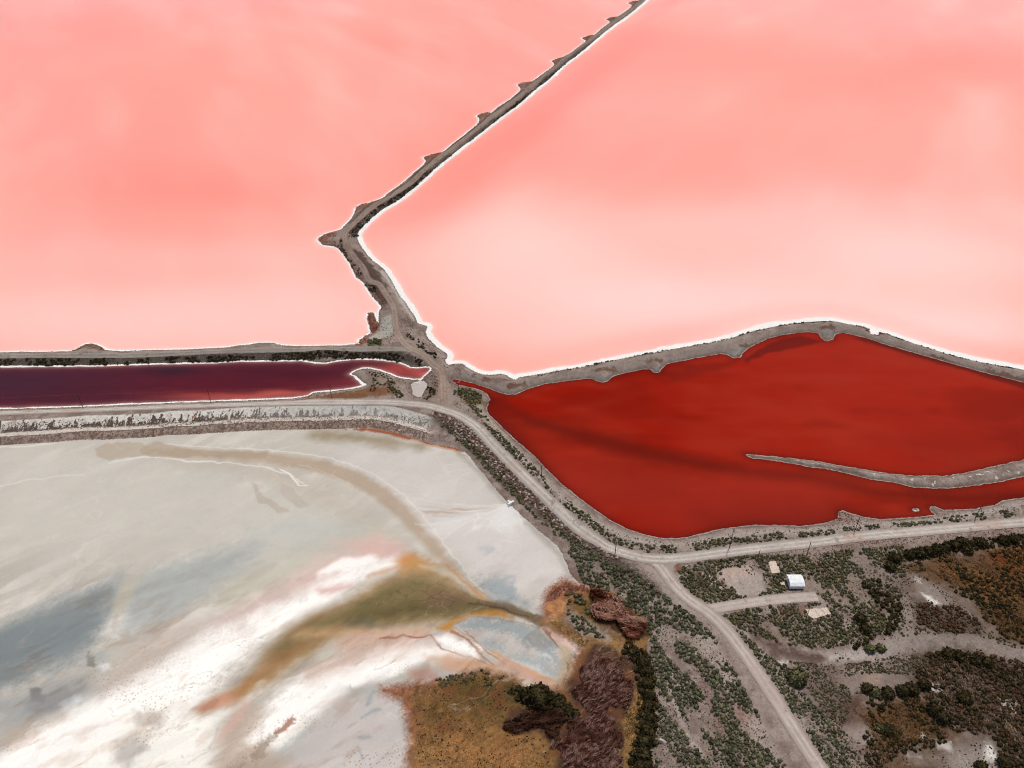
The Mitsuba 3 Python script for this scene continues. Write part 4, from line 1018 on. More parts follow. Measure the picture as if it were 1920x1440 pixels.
zones = [   # outline, per m2, radii, threshold, patch size, leaf, label
    (SAGE_FLAT, 2.6, .24, .92, .455, 6, 'leaf_sage', 'low grey-green bush on the flat between the marsh and the branching dirt road', 'bushes left of the branching dirt road'),
    (PLOT, 2.8, .22, .78, .47, 5, 'leaf_olive', 'olive bush in the plot around the white shed, above the dirt lane', 'bushes in the plot around the white shed'),
    (SOUTH, 3.0, .22, .78, .455, 5, 'leaf_olive', 'olive bush in the dense patch below the dirt lane and the large concrete slab', 'bushes below the dirt lane'),
    (RIGHTSTRIP, 2.8, .22, .78, .43, 5, 'leaf_sage', 'grey-green bush in the strip along the right edge of the branching dirt road', 'bushes along the right edge of the branching dirt road'),
    (MIDDLE, 2.4, .2, .52, .44, 5, 'leaf_olive', None, None),
    (DARKSCRUB, 1.9, .3, .95, .42, 6, 'leaf_dark', 'dark brown-green scrub bush below the pale track at right', 'dark scrub below the pale track'),
    (RUSTFIELD2, .9, .35, .9, .47, 6, 'leaf_dark', None, None),
    (RUSTFIELD, .9, .35, .9, .47, 8, 'leaf_dark', None, None),
    (stroke([(1640,1100),(1665,1130),(1655,1165),(1620,1180),(1600,1205)], 9), 1.2, .5, 1.2, .4, 8, 'leaf_dark', None, None),
    (poly([(1725,1130),(1800,1140),(1840,1172),(1826,1192),(1750,1182),(1715,1165)], PZ), 1.6, .4, .9, .40, 6, 'leaf_brown', None, None),
    (poly([(1655,1150),(1712,1130),(1790,1130),(1850,1180),(1920,1215),(1990,1240),(1990,1280),(1860,1222),(1740,1206),(1650,1226),(1560,1240),(1640,1205)], PZ), .8, .25, .65, .46, 6, 'leaf_olive', None, None),
    (stroke([(858,738),(880,752),(900,776),(930,812),(965,850),(1000,886),(1040,925),(1080,960),(1115,985),(1160,1018),(1200,1028),(1250,1032),(1310,1026),(1380,1016),(1450,1008),(1530,1004),(1620,994),(1720,984),(1800,973),(1930,960)], 4.2), 1.5, .32, .8, .47, 6, 'leaf_olive', 'olive bush on the verge between the main dirt road and the red pond', 'bushes between the road and the red pond'),
    (poly([(858,732),(882,729),(904,742),(900,756),(884,762),(878,752),(866,745)], 1.5), 2.0, .4, .9, .42, 5, 'leaf_olive', 'olive bush on the point beside the narrow end of the red pond', 'bushes on the point by the red pond'),
    (stroke([(-30,677),(120,676),(240,674),(360,671),(480,667),(600,664),(700,663),(745,667),(785,676)], 4.6), 1.6, .35, .95, .42, 6, 'leaf_dark', 'dark bush on the canal side of the left causeway', 'bushes on the canal side of the left causeway'),
    (stroke([(836,800),(868,822),(889,840),(912,865),(940,894),(984,937),(1015,967),(1041,990),(1074,1013),(1110,1042)], 4.2, 1.6), 1.8, .3, .8, .44, 6, 'leaf_olive', 'olive bush among the boulders of the bank above the salt pan', 'bushes on the bouldery bank'),
    (stroke([(736,724),(742,736),(750,748)], 4, 1), 2.0, .4, .8, .40, 4, 'leaf_olive', 'olive bush between the purple canal and the main dirt road', 'bushes beside the canal tip'),
    (poly([(700,724),(740,722),(752,735),(745,744),(690,742)], 1), 1.2, .25, .6, .45, 4, 'leaf_brown', None, None),
    (poly([(690,697),(720,702),(742,716),(735,730),(700,722)], 1), 1.4, .2, .55, .45, 4, 'leaf_dark', None, None),
    (stroke([(800,722),(812,738),(800,750)], 2.5, 2), 1.5, .35, .7, .40, 4, 'leaf_dark', None, None),
    (poly([(688,638),(716,636),(714,649),(690,650)], 2.4), 1.5, .4, .8, .42, 4, 'leaf_olive', None, None),
    (stroke([(770,630),(785,645),(800,658),(815,670)], 4), .9, .35, .8, .47, 4, 'leaf_dark', None, None),
    (stroke([(640,460),(670,500),(695,545)], 8), .9, .35, .8, .45, 5, 'leaf_dark', None, None),
    (stroke([(648,450),(700,398),(780,342),(860,283),(950,212),(1040,138),(1130,68),(1205,8)], 8), .6, .4, 1.0, .46, 6, 'leaf_dark', None, None),
    (poly([(1062,1140),(1085,1148),(1118,1176),(1142,1188),(1136,1198),(1095,1190),(1066,1165)], 0), 1.3, .35, .8, .40, 5, 'leaf_sage', 'grey-green bush in the small patch below the oval reed stand', 'bushes below the oval reed stand'),
    (poly([(1058,1112),(1090,1112),(1104,1150),(1085,1146),(1062,1138)], 0), 1.2, .5, 1.1, .42, 5, 'leaf_olive', 'olive bush left of the oval reed stand at the end of the salt pan', 'bushes left of the oval reed stand'),
    (stroke([(1000,708),(1090,688),(1200,664),(1330,640),(1450,612),(1530,604),(1600,610),(1690,636),(1800,671),(1900,692)], 2.2, 1.0), .9, .3, .6, .45, 3, 'leaf_dark', None, None),
    (poly([(815,1275),(850,1266),(905,1256),(945,1268),(930,1285),(870,1285),(830,1290)], 0), 2.0, .18, .6, .46, 4, 'leaf_olive', None, None),
    (stroke([(1186,1216),(1206,1242),(1214,1282),(1217,1320),(1214,1370),(1206,1410),(1202,1470)], 7.0, .5), 2.2, .3, 1.3, .36, 5, 'leaf_dark', None, None),
    (stroke([(970,1300),(1010,1312),(1050,1322),(1072,1340)], 6.0, .3), 2.0, .3, 1.2, .40, 5, 'leaf_dark', None, None),
    (stroke([(1690,1044),(1740,1036),(1800,1024),(1860,1020),(1920,1012)], 5.0), 1.6, .3, 1.2, .40, 5, 'leaf_dark', None, None),
]
bush_forms = [bush_mesh(100 + i) for i in range(6)]
bush_ply = {}
plants = []
for i, (g, den, r0, r1, thr, ns, leaf, lab, grp) in enumerate(zones):
    for x, y, r in scatter(g, den, r0, r1, thr, ns, 0.72, 50 + i):
        plants.append((x, y, r, leaf, lab, grp))
xy = np.array([q[:2] for q in plants])
pz = np.where(inside(pan, xy), 0.0, height(xy)[0])
LANDMARK = [((1228,1075), 'beside the road fork'), ((1180,1110), 'uphill of the oval reeds'), ((1225,1175), 'right of the oval reeds'), ((1262,1150), 'below the road fork'), ((1330,1215), 'along the road past the lane turn-off'),
    ((1240,1265), 'right of the upper dark column'), ((1240,1400), 'right of the lower dark column'), ((1390,1330), 'left of the lower branching road'), ((1310,1400), 'by the bottom edge')]
LM_XY = np.array([at(u, v, PZ)[:2] for (u, v), _ in LANDMARK])
SHED_LM = [((1290,1090), 'in the corner by the road fork'), ((1430,1050), 'along the main road left of the shed'), ((1560,1065), 'right of the shed'), ((1650,1070), 'near the row of dark bushes')]
SHED_XY = np.array([at(u, v, PZ)[:2] for (u, v), _ in SHED_LM])
SOUTH_LM = [((1400,1160), 'at the lane turn-off'), ((1480,1150), 'left of the large slab'), ((1500,1195), 'below the large slab'), ((1600,1165), 'right of the large slab')]
SOUTH_XY = np.array([at(u, v, PZ)[:2] for (u, v), _ in SOUTH_LM])


def sub_label(x, y, r, lab, grp, tone):
    size = 'broad' if r > .72 else 'medium' if r > .55 else 'small'
    for word, lm, pts in (('bushes left of the branching', LANDMARK, LM_XY), ('bushes in the plot', SHED_LM, SHED_XY), ('bushes below the dirt', SOUTH_LM, SOUTH_XY)):
        if grp.startswith(word):
            w = lm[int(np.argmin(((pts - [x, y]) ** 2).sum(1)))][1]
            col = tone + (' grey-green' if word == 'bushes left of the branching' else ' olive')
            where = {'bushes left of the branching': '', 'bushes in the plot': 'in the plot ', 'bushes below the dirt': 'below the lane '}[word]
            return f'{size} {col} bush {where}{w}', f'{size} {tone} {grp}, {w}'
    return lab, grp


show = np.array([q[2] / math.hypot(q[0], q[1], CAM_H) if q[5] else 0 for q in plants])
show[(xy[:, 0] < -xy[:, 1] * .6) | (np.hypot(xy[:, 1], CAM_H) < 285) | (xy[:, 0] > xy[:, 1] * .9)] *= 0.3
named = set(np.argsort(-show)[:290])
rest = {}
for i, (x, y, r, leaf, lab, grp) in enumerate(plants):
    v, a, sz = i % 6, (i * 2.399) % 6.283, 0.8 + 0.3 * ((i * 0.618) % 1)
    dusky = i % 5 < 2 and leaf in ('leaf_sage', 'leaf_olive')
    leaf = 'leaf_dusky' if dusky else leaf
    if i not in named and leaf == 'leaf_dark' and grp and grp.startswith('dark scrub') and i % 2:
        leaf = 'leaf_brown'
    if i in named:
        if v not in bush_ply:
            bush_ply[v] = mikit.ply(bush_forms[v])
        key = numbered('bush')
        scene[key] = {**bush_ply[v], 'bsdf': {'type': 'ref', 'id': leaf}, 'to_world': T().translate([x, y, pz[i] - .05]).rotate([0, 0, 1], math.degrees(a)).scale([r, r, r * sz])}
        lab, grp = sub_label(x, y, r, lab, grp, 'dusky' if dusky else 'pale')
        thing(key, lab, 'bush', grp)
    else:
        rest.setdefault(leaf, []).append(placed(bush_forms[v], x, y, pz[i] - .05, r, a, sz))
for leaf, key, lab in (('leaf_sage', 'small_bushes', 'many small grey-green bushes scattered over the stony flats'), ('leaf_olive', 'small_bushes_001', 'many small olive bushes along roads, banks and plots'),
                       ('leaf_dark', 'small_bushes_002', 'many small dark bushes on causeways and in the scrub'), ('leaf_dusky', 'small_bushes_004', 'many small dusky bushes scattered among the paler ones'), ('leaf_brown', 'small_bushes_003', 'many small brown dead bushes on the waste ground at right')):
    if leaf in rest:
        scene[key] = mikit.ply(join(rest[leaf]), leaf)
        thing(key, lab, 'bushes', kind='stuff')

# knee-high tufts dotted over the bare ground
tiny_form = bush_mesh(77, 10, 0)
tiny = []
for i, (g, den, thr, leaf) in enumerate(((SAGE_FLAT, 1.1, .40, 'leaf_olive'), (PLOT, 1.2, .42, 'leaf_olive'), (SOUTH, 1.0, .4, 'leaf_brown'), (RIGHTSTRIP, 1.2, .38, 'leaf_olive'), (MIDDLE, 2.2, .40, 'leaf_brown'),
        (poly([(1560,1225),(1700,1200),(1800,1195),(1990,1235),(1990,1270),(1860,1225),(1740,1215),(1650,1240)], PZ), 1.0, .40, 'leaf_dark'),
        (poly([(1655,1080),(1730,1080),(1800,1130),(1850,1180),(1780,1195),(1650,1200)], PZ), 1.4, .42, 'leaf_dark'),
        (poly([(1600,1350),(1760,1400),(1860,1390),(1990,1400),(1990,1500),(1600,1500)], PZ), .7, .45, 'leaf_dark'),
        (stroke([(870,760),(930,822),(1000,895),(1080,962),(1170,1018),(1290,1022),(1420,1008),(1600,990),(1800,972),(1930,955)], 9), .7, .45, 'leaf_olive'),
        (poly([(775,1295),(830,1280),(905,1264),(975,1282),(985,1330),(950,1345),(940,1375),(1005,1380),(1030,1400),(1034,1500),(800,1500),(786,1430)], .2), .6, .47, 'leaf_dark'),
        (poly([(690,640),(720,560),(770,590),(800,640),(840,690),(830,740),(790,690),(720,650)], PZ), .5, .47, 'leaf_dark'))):
    q = scatter(g, den, .12, .34, thr, 6, 1, 200 + i, taken=False)
    zz = np.where(inside(pan, q[:, :2]), 0, height(q[:, :2])[0])
    for k in range(len(q)):
        tiny.append((leaf, placed(tiny_form, q[k, 0], q[k, 1], zz[k] - .03, q[k, 2], k * 1.7)))
for leaf, key, lab in (('leaf_olive', 'weeds', 'tiny olive tufts dotted over the stony ground'), ('leaf_brown', 'weeds_001', 'tiny brown dead tufts on the waste ground'), ('leaf_dark', 'weeds_002', 'tiny dark tufts on the pale bare ground at right')):
    scene[key] = mikit.ply(join([m for k, m in tiny if k == leaf]), leaf)
    thing(key, lab, 'weeds', kind='stuff')

# big single bushes
big_list = [(1493,1272,3.3,'leaf_olive','large round olive bush standing alone right of the branching dirt road'),
    (1009,1306,4.4,'leaf_dark','big round blackish bush at the rim of the orange marsh'), (1048,1316,2.6,'leaf_dark','blackish bush right of the big round bush at the marsh rim'),
    (985,1300,2.4,'leaf_dark','blackish bush left of the big round bush at the marsh rim'), (1066,1334,1.6,'leaf_dark','small blackish bush at the lower right end of the marsh rim'),
    (1189,1222,2.4,'leaf_dark','topmost bush of the dark column on the right rim of the marsh')]
for u, v, r in ((1206,1240,2.2), (1212,1257,2.3), (1214,1280,2.2), (1217,1302,2.3), (1216,1322,2.0), (1220,1345,2.1), (1214,1370,2.5), (1208,1392,2.7), (1205,1415,2.7), (1204,1438,2.8), (1202,1462,2.8)):
    big_list.append((u, v, r, 'leaf_dark', 'c'))
for u, v, r in ((1676,1046,2.6), (1668,1062,2.2), (1704,1040,2.3), (1722,1038,2.5), (1740,1034,2.4), (1756,1030,2.3), (1772,1027,2.0), (1788,1022,2.4), (1803,1020,2.8), (1812,1030,2.4), (1838,1018,2.4), (1880,1014,2.4), (1896,1012,2.2)):
    big_list.append((u, v, r, 'leaf_dark', 'r'))
for u, v, r in ((1625,1290,2.0), (1640,1296,1.8), (1664,1300,2.2), (1690,1296,2.2), (1708,1292,2.4), (1732,1284,2.2), (1750,1330,2.4), (1765,1345,2.4), (1778,1226,2.3), (1796,1230,2.4), (1828,1238,2.2), (1850,1242,2.2), (1664,1368,2.0), (1650,1364,1.6), (1806,1310,2.4), (1882,1430,2.4), (1838,1438,2.0), (1612,1160,2.2), (1622,1180,2.0), (1650,1215,1.8), (1630,1216,1.8)):
    big_list.append((u, v, r, 'leaf_dark' if r > 1.9 else 'leaf_olive', 's'))
ORD = ['first', 'second', 'third', 'fourth', 'fifth', 'sixth', 'seventh', 'eighth', 'ninth', 'tenth', 'eleventh', 'twelfth', 'thirteenth']
SCRUB_NAMES = ['first larger bush from the left above the lower rust-coloured grass', 'second larger bush from the left above the lower rust-coloured grass', 'third larger bush from the left above the lower rust-coloured grass', 'fourth larger bush from the left above the lower rust-coloured grass',
    'fifth larger bush from the left above the lower rust-coloured grass', 'dark bush where the pale bare patch meets the dark scrub', 'upper of two large dark bushes on the right rim of the lower rust grass', 'lower of two large dark bushes on the right rim of the lower rust grass',
    'leftmost large bush of the dark scrub just under the pale track', 'second large bush from the left in the dark scrub under the pale track', 'third large bush from the left in the dark scrub under the pale track', 'rightmost large bush in the dark scrub under the pale track',
    'right one of two dark bushes inside the lower rust-coloured grass', 'left one of two dark bushes inside the lower rust-coloured grass', 'dark bush in the middle of the dark scrub', 'dark bush right of the white ground near the bottom right corner', 'dark bush on the white ground at the bottom edge',
    'upper of two dark bushes right of the large concrete slab', 'lower of two dark bushes right of the large concrete slab', 'right one of two olive bushes above the pale track', 'left one of two olive bushes above the pale track']
count = {'c': 0, 'r': 0, 's': 0}
big_forms = [bush_mesh(300 + i, 260, 2, 0.85, 0.5) for i in range(4)]
big_plys = [mikit.ply(m) for m in big_forms]
stem = join([placed((np.array(c.vertices), np.array(c.faces)), 0.08 * math.cos(a), 0.08 * math.sin(a), 0, 1, a) for a in (0, 2.1, 4.2) for c in [trimesh.creation.cylinder(radius=.035, height=.9, sections=6, transform=trimesh.transformations.rotation_matrix(.4, [0, 1, 0], [0, 0, -.4]))]])
stem_ply = mikit.ply(stem)
scene['bark'] = {'type': 'diffuse', 'reflectance': {'type': 'rgb', 'value': C(92, 74, 62)}}
for i, (u, v, r, leaf, lab) in enumerate(big_list):
    c = at(u, v + 3, PZ if u > 1225 else 0.3)
    z = float(height(c[None, :2])[0][0])
    key = numbered('large_bush')
    m = T().translate([float(c[0]), float(c[1]), max(z, 0) - .1]).rotate([0, 0, 1], 70 * i).scale([r * .95, r * .95, r * .85])
    scene[key + '__foliage'] = {**big_plys[i % 4], 'bsdf': {'type': 'ref', 'id': leaf}, 'to_world': m}
    scene[key + '__stem'] = {**stem_ply, 'bsdf': {'type': 'ref', 'id': 'bark'}, 'to_world': m}
    if lab in count:
        k = count[lab]
        count[lab] += 1
        if lab == 'c':
            thing(key, f'{ORD[k]} bush down the dark column beside the marsh, below its topmost bush', 'bush', 'column of dark bushes on the right rim of the marsh')
        elif lab == 'r':
            left = sorted(q[0] for q in big_list if q[4] == 'r')
            thing(key, f'{ORD[left.index(u)]} bush from the left in the dark row above the rust-coloured grass', 'bush', 'row of dark bushes above the rust-coloured grass')
        else:
            thing(key, SCRUB_NAMES[k], 'bush', 'larger bushes in the scrub at the lower right')
    else:
        thing(key, lab, 'bush')

# boulders and rubble
rocks = []
for i, (g, den, r0, r1, k, mat, lab, grp) in enumerate((
        (RIPRAP, 4.5, .3, 1.12, .56, 'riprap', 'angular grey-brown boulder on the bank between the main dirt road and the salt pan', 'boulders on the bank below the road'),
        (STONY_TIP, 2.5, .25, .55, .7, 'stone_grey', None, None),
        (mound, 5, .25, .6, .6, 'stone_red', None, None),
        (stroke([(1240,1054),(1330,1048),(1420,1042),(1520,1034),(1640,1020),(1760,1010),(1930,992)], 4.5), 1.6, .14, .42, .7, 'stone_red', None, None),
        (stroke([(0,828),(200,819),(400,806),(600,799),(720,799),(800,812),(860,835)], 3.6, .5), 2.2, .14, .42, .7, 'stone_grey', None, None),
        (stroke([(0,674),(240,671),(480,664),(700,661)], 4), 1.2, .16, .45, .7, 'stone_grey', None, None),
        (stroke([(648,452),(700,400),(780,344),(860,285),(950,214),(1040,140),(1130,70),(1205,8)], 7), .8, .2, .6, .7, 'stone_grey', None, None),
        (stroke([(632,456),(660,490),(690,540),(712,568)], 9), 1.6, .2, .6, .7, 'stone_red', None, None),
        (stroke([(1572,966),(1588,970),(1602,990)], 6, 1.0), 1.6, .2, .6, .7, 'stone_red', None, None),
        (stroke([(900,760),(912,792),(960,838),(1010,885)], 4, 1.0), .8, .15, .35, .7, 'stone_grey', None, None),
        (stroke([(-30,803),(120,798),(240,794),(480,787),(640,783),(740,785),(800,790)], 4.5, 1.6), 1.3, .15, .5, .7, 'stone_brown', None, None),
        (stroke([(0,800),(240,792),(480,785),(640,781),(800,788)], 5.5, 1.8), .8, .15, .55, .7, 'stone_buff', None, None),
        (poly([(690,702),(720,706),(745,722),(762,728),(768,748),(795,752),(822,745),(826,705),(812,694),(800,706),(790,714),(770,716),(740,712),(715,700)], .8), 1.0, .15, .5, .7, 'stone_brown', None, None),
        (poly([(760,590),(785,610),(800,640),(838,680),(860,700),(890,715),(900,705),(860,690),(830,665),(800,625)], 1.5), .9, .15, .5, .7, 'stone_brown', None, None),
        (stroke([(560,744),(640,740),(700,730),(745,735)], 4, 1), 1.0, .15, .45, .7, 'stone_red', None, None),
        (stroke([(846,708),(852,722),(858,728)], 4, .6), 2.5, .3, .6, .7, 'stone_grey', None, None))):
    grid.clear()
    for x, y, r in scatter(g.difference(ROADS.buffer(.2)), den, r0, r1, 0, 1, k, 90 + i, forbid=False):
        rocks.append((x, y, r, mat, lab, grp))
for px in ([(596,449),(612,443),(625,448)], [(794,297),(810,293),(822,290)], [(894,219),(905,215),(914,214)], [(971,160),(982,157),(992,157)], [(1035,116),(1044,113),(1052,112)], [(1091,73),(1100,71),(1108,70)], [(1136,38),(1144,36),(1150,36)], [(1177,7),(1190,5)], [(604,457),(625,458)], [(672,388),(700,378)], [(674,642),(684,634)], [(145,654),(165,649),(190,652)], [(1615,612),(1628,618)], [(1645,626),(1660,625)]):
    for x, y, r in scatter(stroke(px, 5, .8), 1.5, .25, .75, 0, 1, .7, len(rocks), forbid=False):
        rocks.append((x, y, r, 'stone_red', None, None))
rock_forms = [rock_mesh(i) for i in range(8)]
rock_plys = [mikit.ply(m) for m in rock_forms]
xy = np.array([q[:2] for q in rocks])
rz = height(xy)[0]
show = np.array([q[2] / math.hypot(q[0], q[1], CAM_H) if q[5] else 0 for q in rocks])
named = set(np.argsort(-show)[:290])
RIP_LINE = LineString(W(RIP_PX, PZ))
STRETCH = ['right beside the salt-coated bank', 'across the road from the red pond tip', 'above the rust-stained corner of the pan', 'level with the white outlet', 'level with the first verge pole', 'nearest the road fork']
rest = {}
for i, (x, y, r, mat, lab, grp) in enumerate(rocks):
    a = (i * 2.399) % 6.283
    if i in named:
        key = numbered('boulder')
        t = RIP_LINE.project(Point(x, y), normalized=True)
        where = STRETCH[min(int(t * 6), 5)]
        k = (i * 7) % 10
        mat, tone = ('stone_buff', 'pale') if k < 3 else ('stone_brown', 'dark brown') if k < 6 else ('stone_grey', 'grey-brown')
        size = 'large' if r > .8 else 'medium' if r > .62 else 'small'
        lab, grp = f'{size} {tone} boulder on the bank, {where}', f'{size} {tone} boulders, {where}'
        scene[key] = {**rock_plys[i % 8], 'bsdf': {'type': 'ref', 'id': mat}, 'to_world': T().translate([x, y, rz[i] + r * .2]).rotate([0, 0, 1], math.degrees(a)).scale([r, r, r])}
        thing(key, lab, 'boulder', grp)
    else:
        mat = 'stone_grey' if mat == 'riprap' else mat
        rest.setdefault(mat, []).append(placed(rock_forms[i % 8], x, y, rz[i] + r * .15, r, a))
for mat, key, lab in (('stone_grey', 'rubble', 'loose grey stones along banks and causeways'), ('stone_red', 'rubble_001', 'loose reddish stones on the spurs and verges'), ('stone_brown', 'rubble_002', 'loose dark brown stones on the salt-coated bank and at the junction'), ('stone_buff', 'rubble_003', 'loose pale stones on the salt-coated bank')):
    scene[key] = mikit.ply(join(rest[mat]), mat)
    thing(key, lab, 'rubble', kind='stuff')
for u, v, z, r, mat, lab in ((1243,1387,2.3,1.5,'stone_pale','large pale boulder among the bushes near the bottom edge, right of the marsh'), (826,784,2,1.1,'stone_orange','orange boulder at the upper end of the bouldery bank'),
        (886,827,1.8,1.2,'stone_orange','bright orange boulder on the bank, halfway beside the red pond'), (742,799,.6,.8,'stone_pale','pale boulder on the rubble toe above the rust stain'),
        (750,808,.3,.8,'stone_pale','pale boulder at the edge of the salt pan on the rust stain'), (648,804,.4,.8,'stone_orange','orange boulder at the rubble toe left of the rust stain'),
        (597,806.5,.1,.5,'stone_pale','small pale boulder out on the edge of the salt pan'), (1357,1017,2,.8,'stone_orange','orange boulder beside the tall pole by the red pond'),
        (362,783,1.5,.8,'stone_orange','orange boulder set in the salt-coated bank'), (454,783,1.5,.8,'stone_orange','orange boulder low on the salt-coated bank')):
    c = at(u, v, z)
    zz = float(max(height(c[None, :2])[0][0], 0))
    key = numbered('single_boulder')
    scene[key] = {**rock_plys[int(u) % 8], 'bsdf': {'type': 'ref', 'id': mat}, 'to_world': T().translate([float(c[0]), float(c[1]), zz + r * .3]).rotate([0, 0, 1], u % 360).scale([r, r, r])}
    thing(key, lab, 'boulder')


# reeds and grass: leaning blades
def blades(g, per_m2, length, width, lean, seed, flow, swirl=16.0, z=None, comb=5.0, fray=3.0):
    r = np.random.default_rng(seed)
    x0, y0, x1, y1 = g.bounds
    n = int((x1 - x0) * (y1 - y0) * per_m2)
    p = np.column_stack([r.uniform(x0, x1, n), r.uniform(y0, y1, n)])
    shapely.prepare(g)
    p = p[inside(g, p) & ~inside(NO_GROW, p) & ~inside(CLEAR, p)]
    q = np.column_stack([p / 5.0, np.full(len(p), seed)])
    edge = meshkit.fbm(q, 3, seed)
    depth = np.array(shapely.distance(g.boundary, shapely.points(p)))
    p = p[depth + fray * (edge - .62) * 2 > r.uniform(-.2, .7, len(p))]
    n = len(p)
    q = np.column_stack([p / swirl, np.full(n, seed * 2.0)])
    ang = flow + 4.0 * (meshkit.fbm(q, 2, seed + 1) - .5) + r.normal(0, .3, n)
    cx, cy = p[:, 0] * math.cos(flow) + p[:, 1] * math.sin(flow), p[:, 1] * math.cos(flow) - p[:, 0] * math.sin(flow)
    clump = meshkit.fbm(np.column_stack([cx / comb, cy / (comb * .22) + 2 * meshkit.noise(q * 3, 4), 0 * cx + seed]), 3, seed + 2)
    ln = length * r.uniform(.6, 1.25, n) * (.35 + 1.3 * np.clip((clump - .25) * 2, 0, 1))
    tilt = np.clip(lean + r.normal(0, .16, n), .1, 1.4)
    base = np.column_stack([p, (height(p)[0].clip(0, None) if z is None else np.full(n, z)) - .05])
    d1 = np.column_stack([np.cos(ang) * np.sin(tilt * .5), np.sin(ang) * np.sin(tilt * .5), np.cos(tilt * .5)])
    d2 = np.column_stack([np.cos(ang) * np.sin(tilt), np.sin(ang) * np.sin(tilt), np.cos(tilt)])
    side = np.column_stack([-np.sin(ang), np.cos(ang), 0 * ang]) * (width * r.uniform(.6, 1.3, n))[:, None]
    mid = base + d1 * (ln * .5)[:, None]
    tip = mid + d2 * (ln * .55)[:, None]
    v = np.stack([base - side * .6, base + side * .6, mid - side, mid + side, tip], 1).reshape(-1, 3)
    k = np.arange(n)[:, None] * 5
    f = np.vstack([k + [0, 1, 3], k + [0, 3, 2], k + [2, 3, 4]])
    rnd = np.clip((clump - .36) * 3.2 + r.normal(0, .16, n), 0, 1)
    return v, f, np.column_stack([np.repeat(rnd, 5), np.tile([0, 0, .5, .5, 1.0], n)])


def strawy(c0, c1, c2, scale=7.0, late=.55):
    def fn(p, n, uv):
        a = fbm(p.x / scale, p.y / scale, 2.5, octaves=3) - .5
        t = dr.clip(uv.x + 1.1 * a, 0, 1)
        return mix(mix(C(*c0), C(*c1), smoothstep(.05, .5, t)), C(*c2), smoothstep(late, late + .45, t))
    return two({'type': 'diffuse', 'reflectance': proc(fn)})


scene['reed_straw'] = strawy((80, 42, 32), (150, 92, 74), (210, 160, 140), 7, .66)
scene['reed_dark'] = strawy((64, 38, 30), (118, 76, 64), (206, 166, 152), 5, .74)
scene['reed_black'] = strawy((46, 30, 24), (76, 50, 40), (120, 84, 68), 6, .7)
scene['grass_rust'] = strawy((66, 48, 28), (112, 78, 46), (172, 130, 88), 7, .72)
scene['grass_mustard'] = strawy((88, 68, 34), (134, 102, 58), (182, 142, 92), 7, .7)
scene['grass_tan'] = strawy((78, 66, 54), (112, 92, 74), (186, 160, 138), 9)
REED_A = poly([(1108,1101),(1129,1102),(1149,1114),(1176,1136),(1196,1155),(1211,1175),(1217,1189),(1203,1196),(1187,1198),(1169,1194),(1158,1183),(1142,1172),(1122,1163),(1111,1156),(1107,1136),(1105,1114)], 0.8)
REED_C = poly([(945,1352),(962,1334),(990,1326),(1030,1324),(1058,1336),(1066,1352),(1040,1384),(1012,1374),(958,1378),(940,1366)], 0.5)
REED_B = poly([(1113,1212),(1140,1213),(1165,1228),(1194,1234),(1200,1262),(1190,1285),(1184,1312),(1172,1340),(1158,1352),(1172,1392),(1166,1415),(1172,1500),(1036,1500),(1040,1415),(1020,1388),(1032,1380),(1050,1358),(1064,1340),(1086,1340),(1062,1302),(1063,1280),(1086,1256),(1096,1230)], 0.8)
RUST_TIP = poly([(1020,1132),(1034,1102),(1060,1088),(1098,1096),(1106,1112),(1090,1114),(1062,1116),(1050,1124),(1030,1128)], 0.1)
MUSTARD = poly([(760,1290),(830,1280),(905,1262),(975,1280),(985,1330),(950,1345),(940,1375),(1005,1380),(1030,1400),(1034,1500),(800,1500),(786,1430),(775,1350),(740,1300)], 0.2)
MUSTARD2 = poly([(1192,1268),(1204,1275),(1210,1330),(1206,1420),(1200,1500),(1174,1500),(1178,1400),(1164,1352),(1188,1312)], 0.2)
MUSTARD3 = poly([(1030,1165),(1064,1168),(1095,1195),(1150,1200),(1178,1212),(1186,1228),(1168,1224),(1140,1208),(1110,1208),(1090,1225),(1076,1212),(1050,1192)], 0.2)
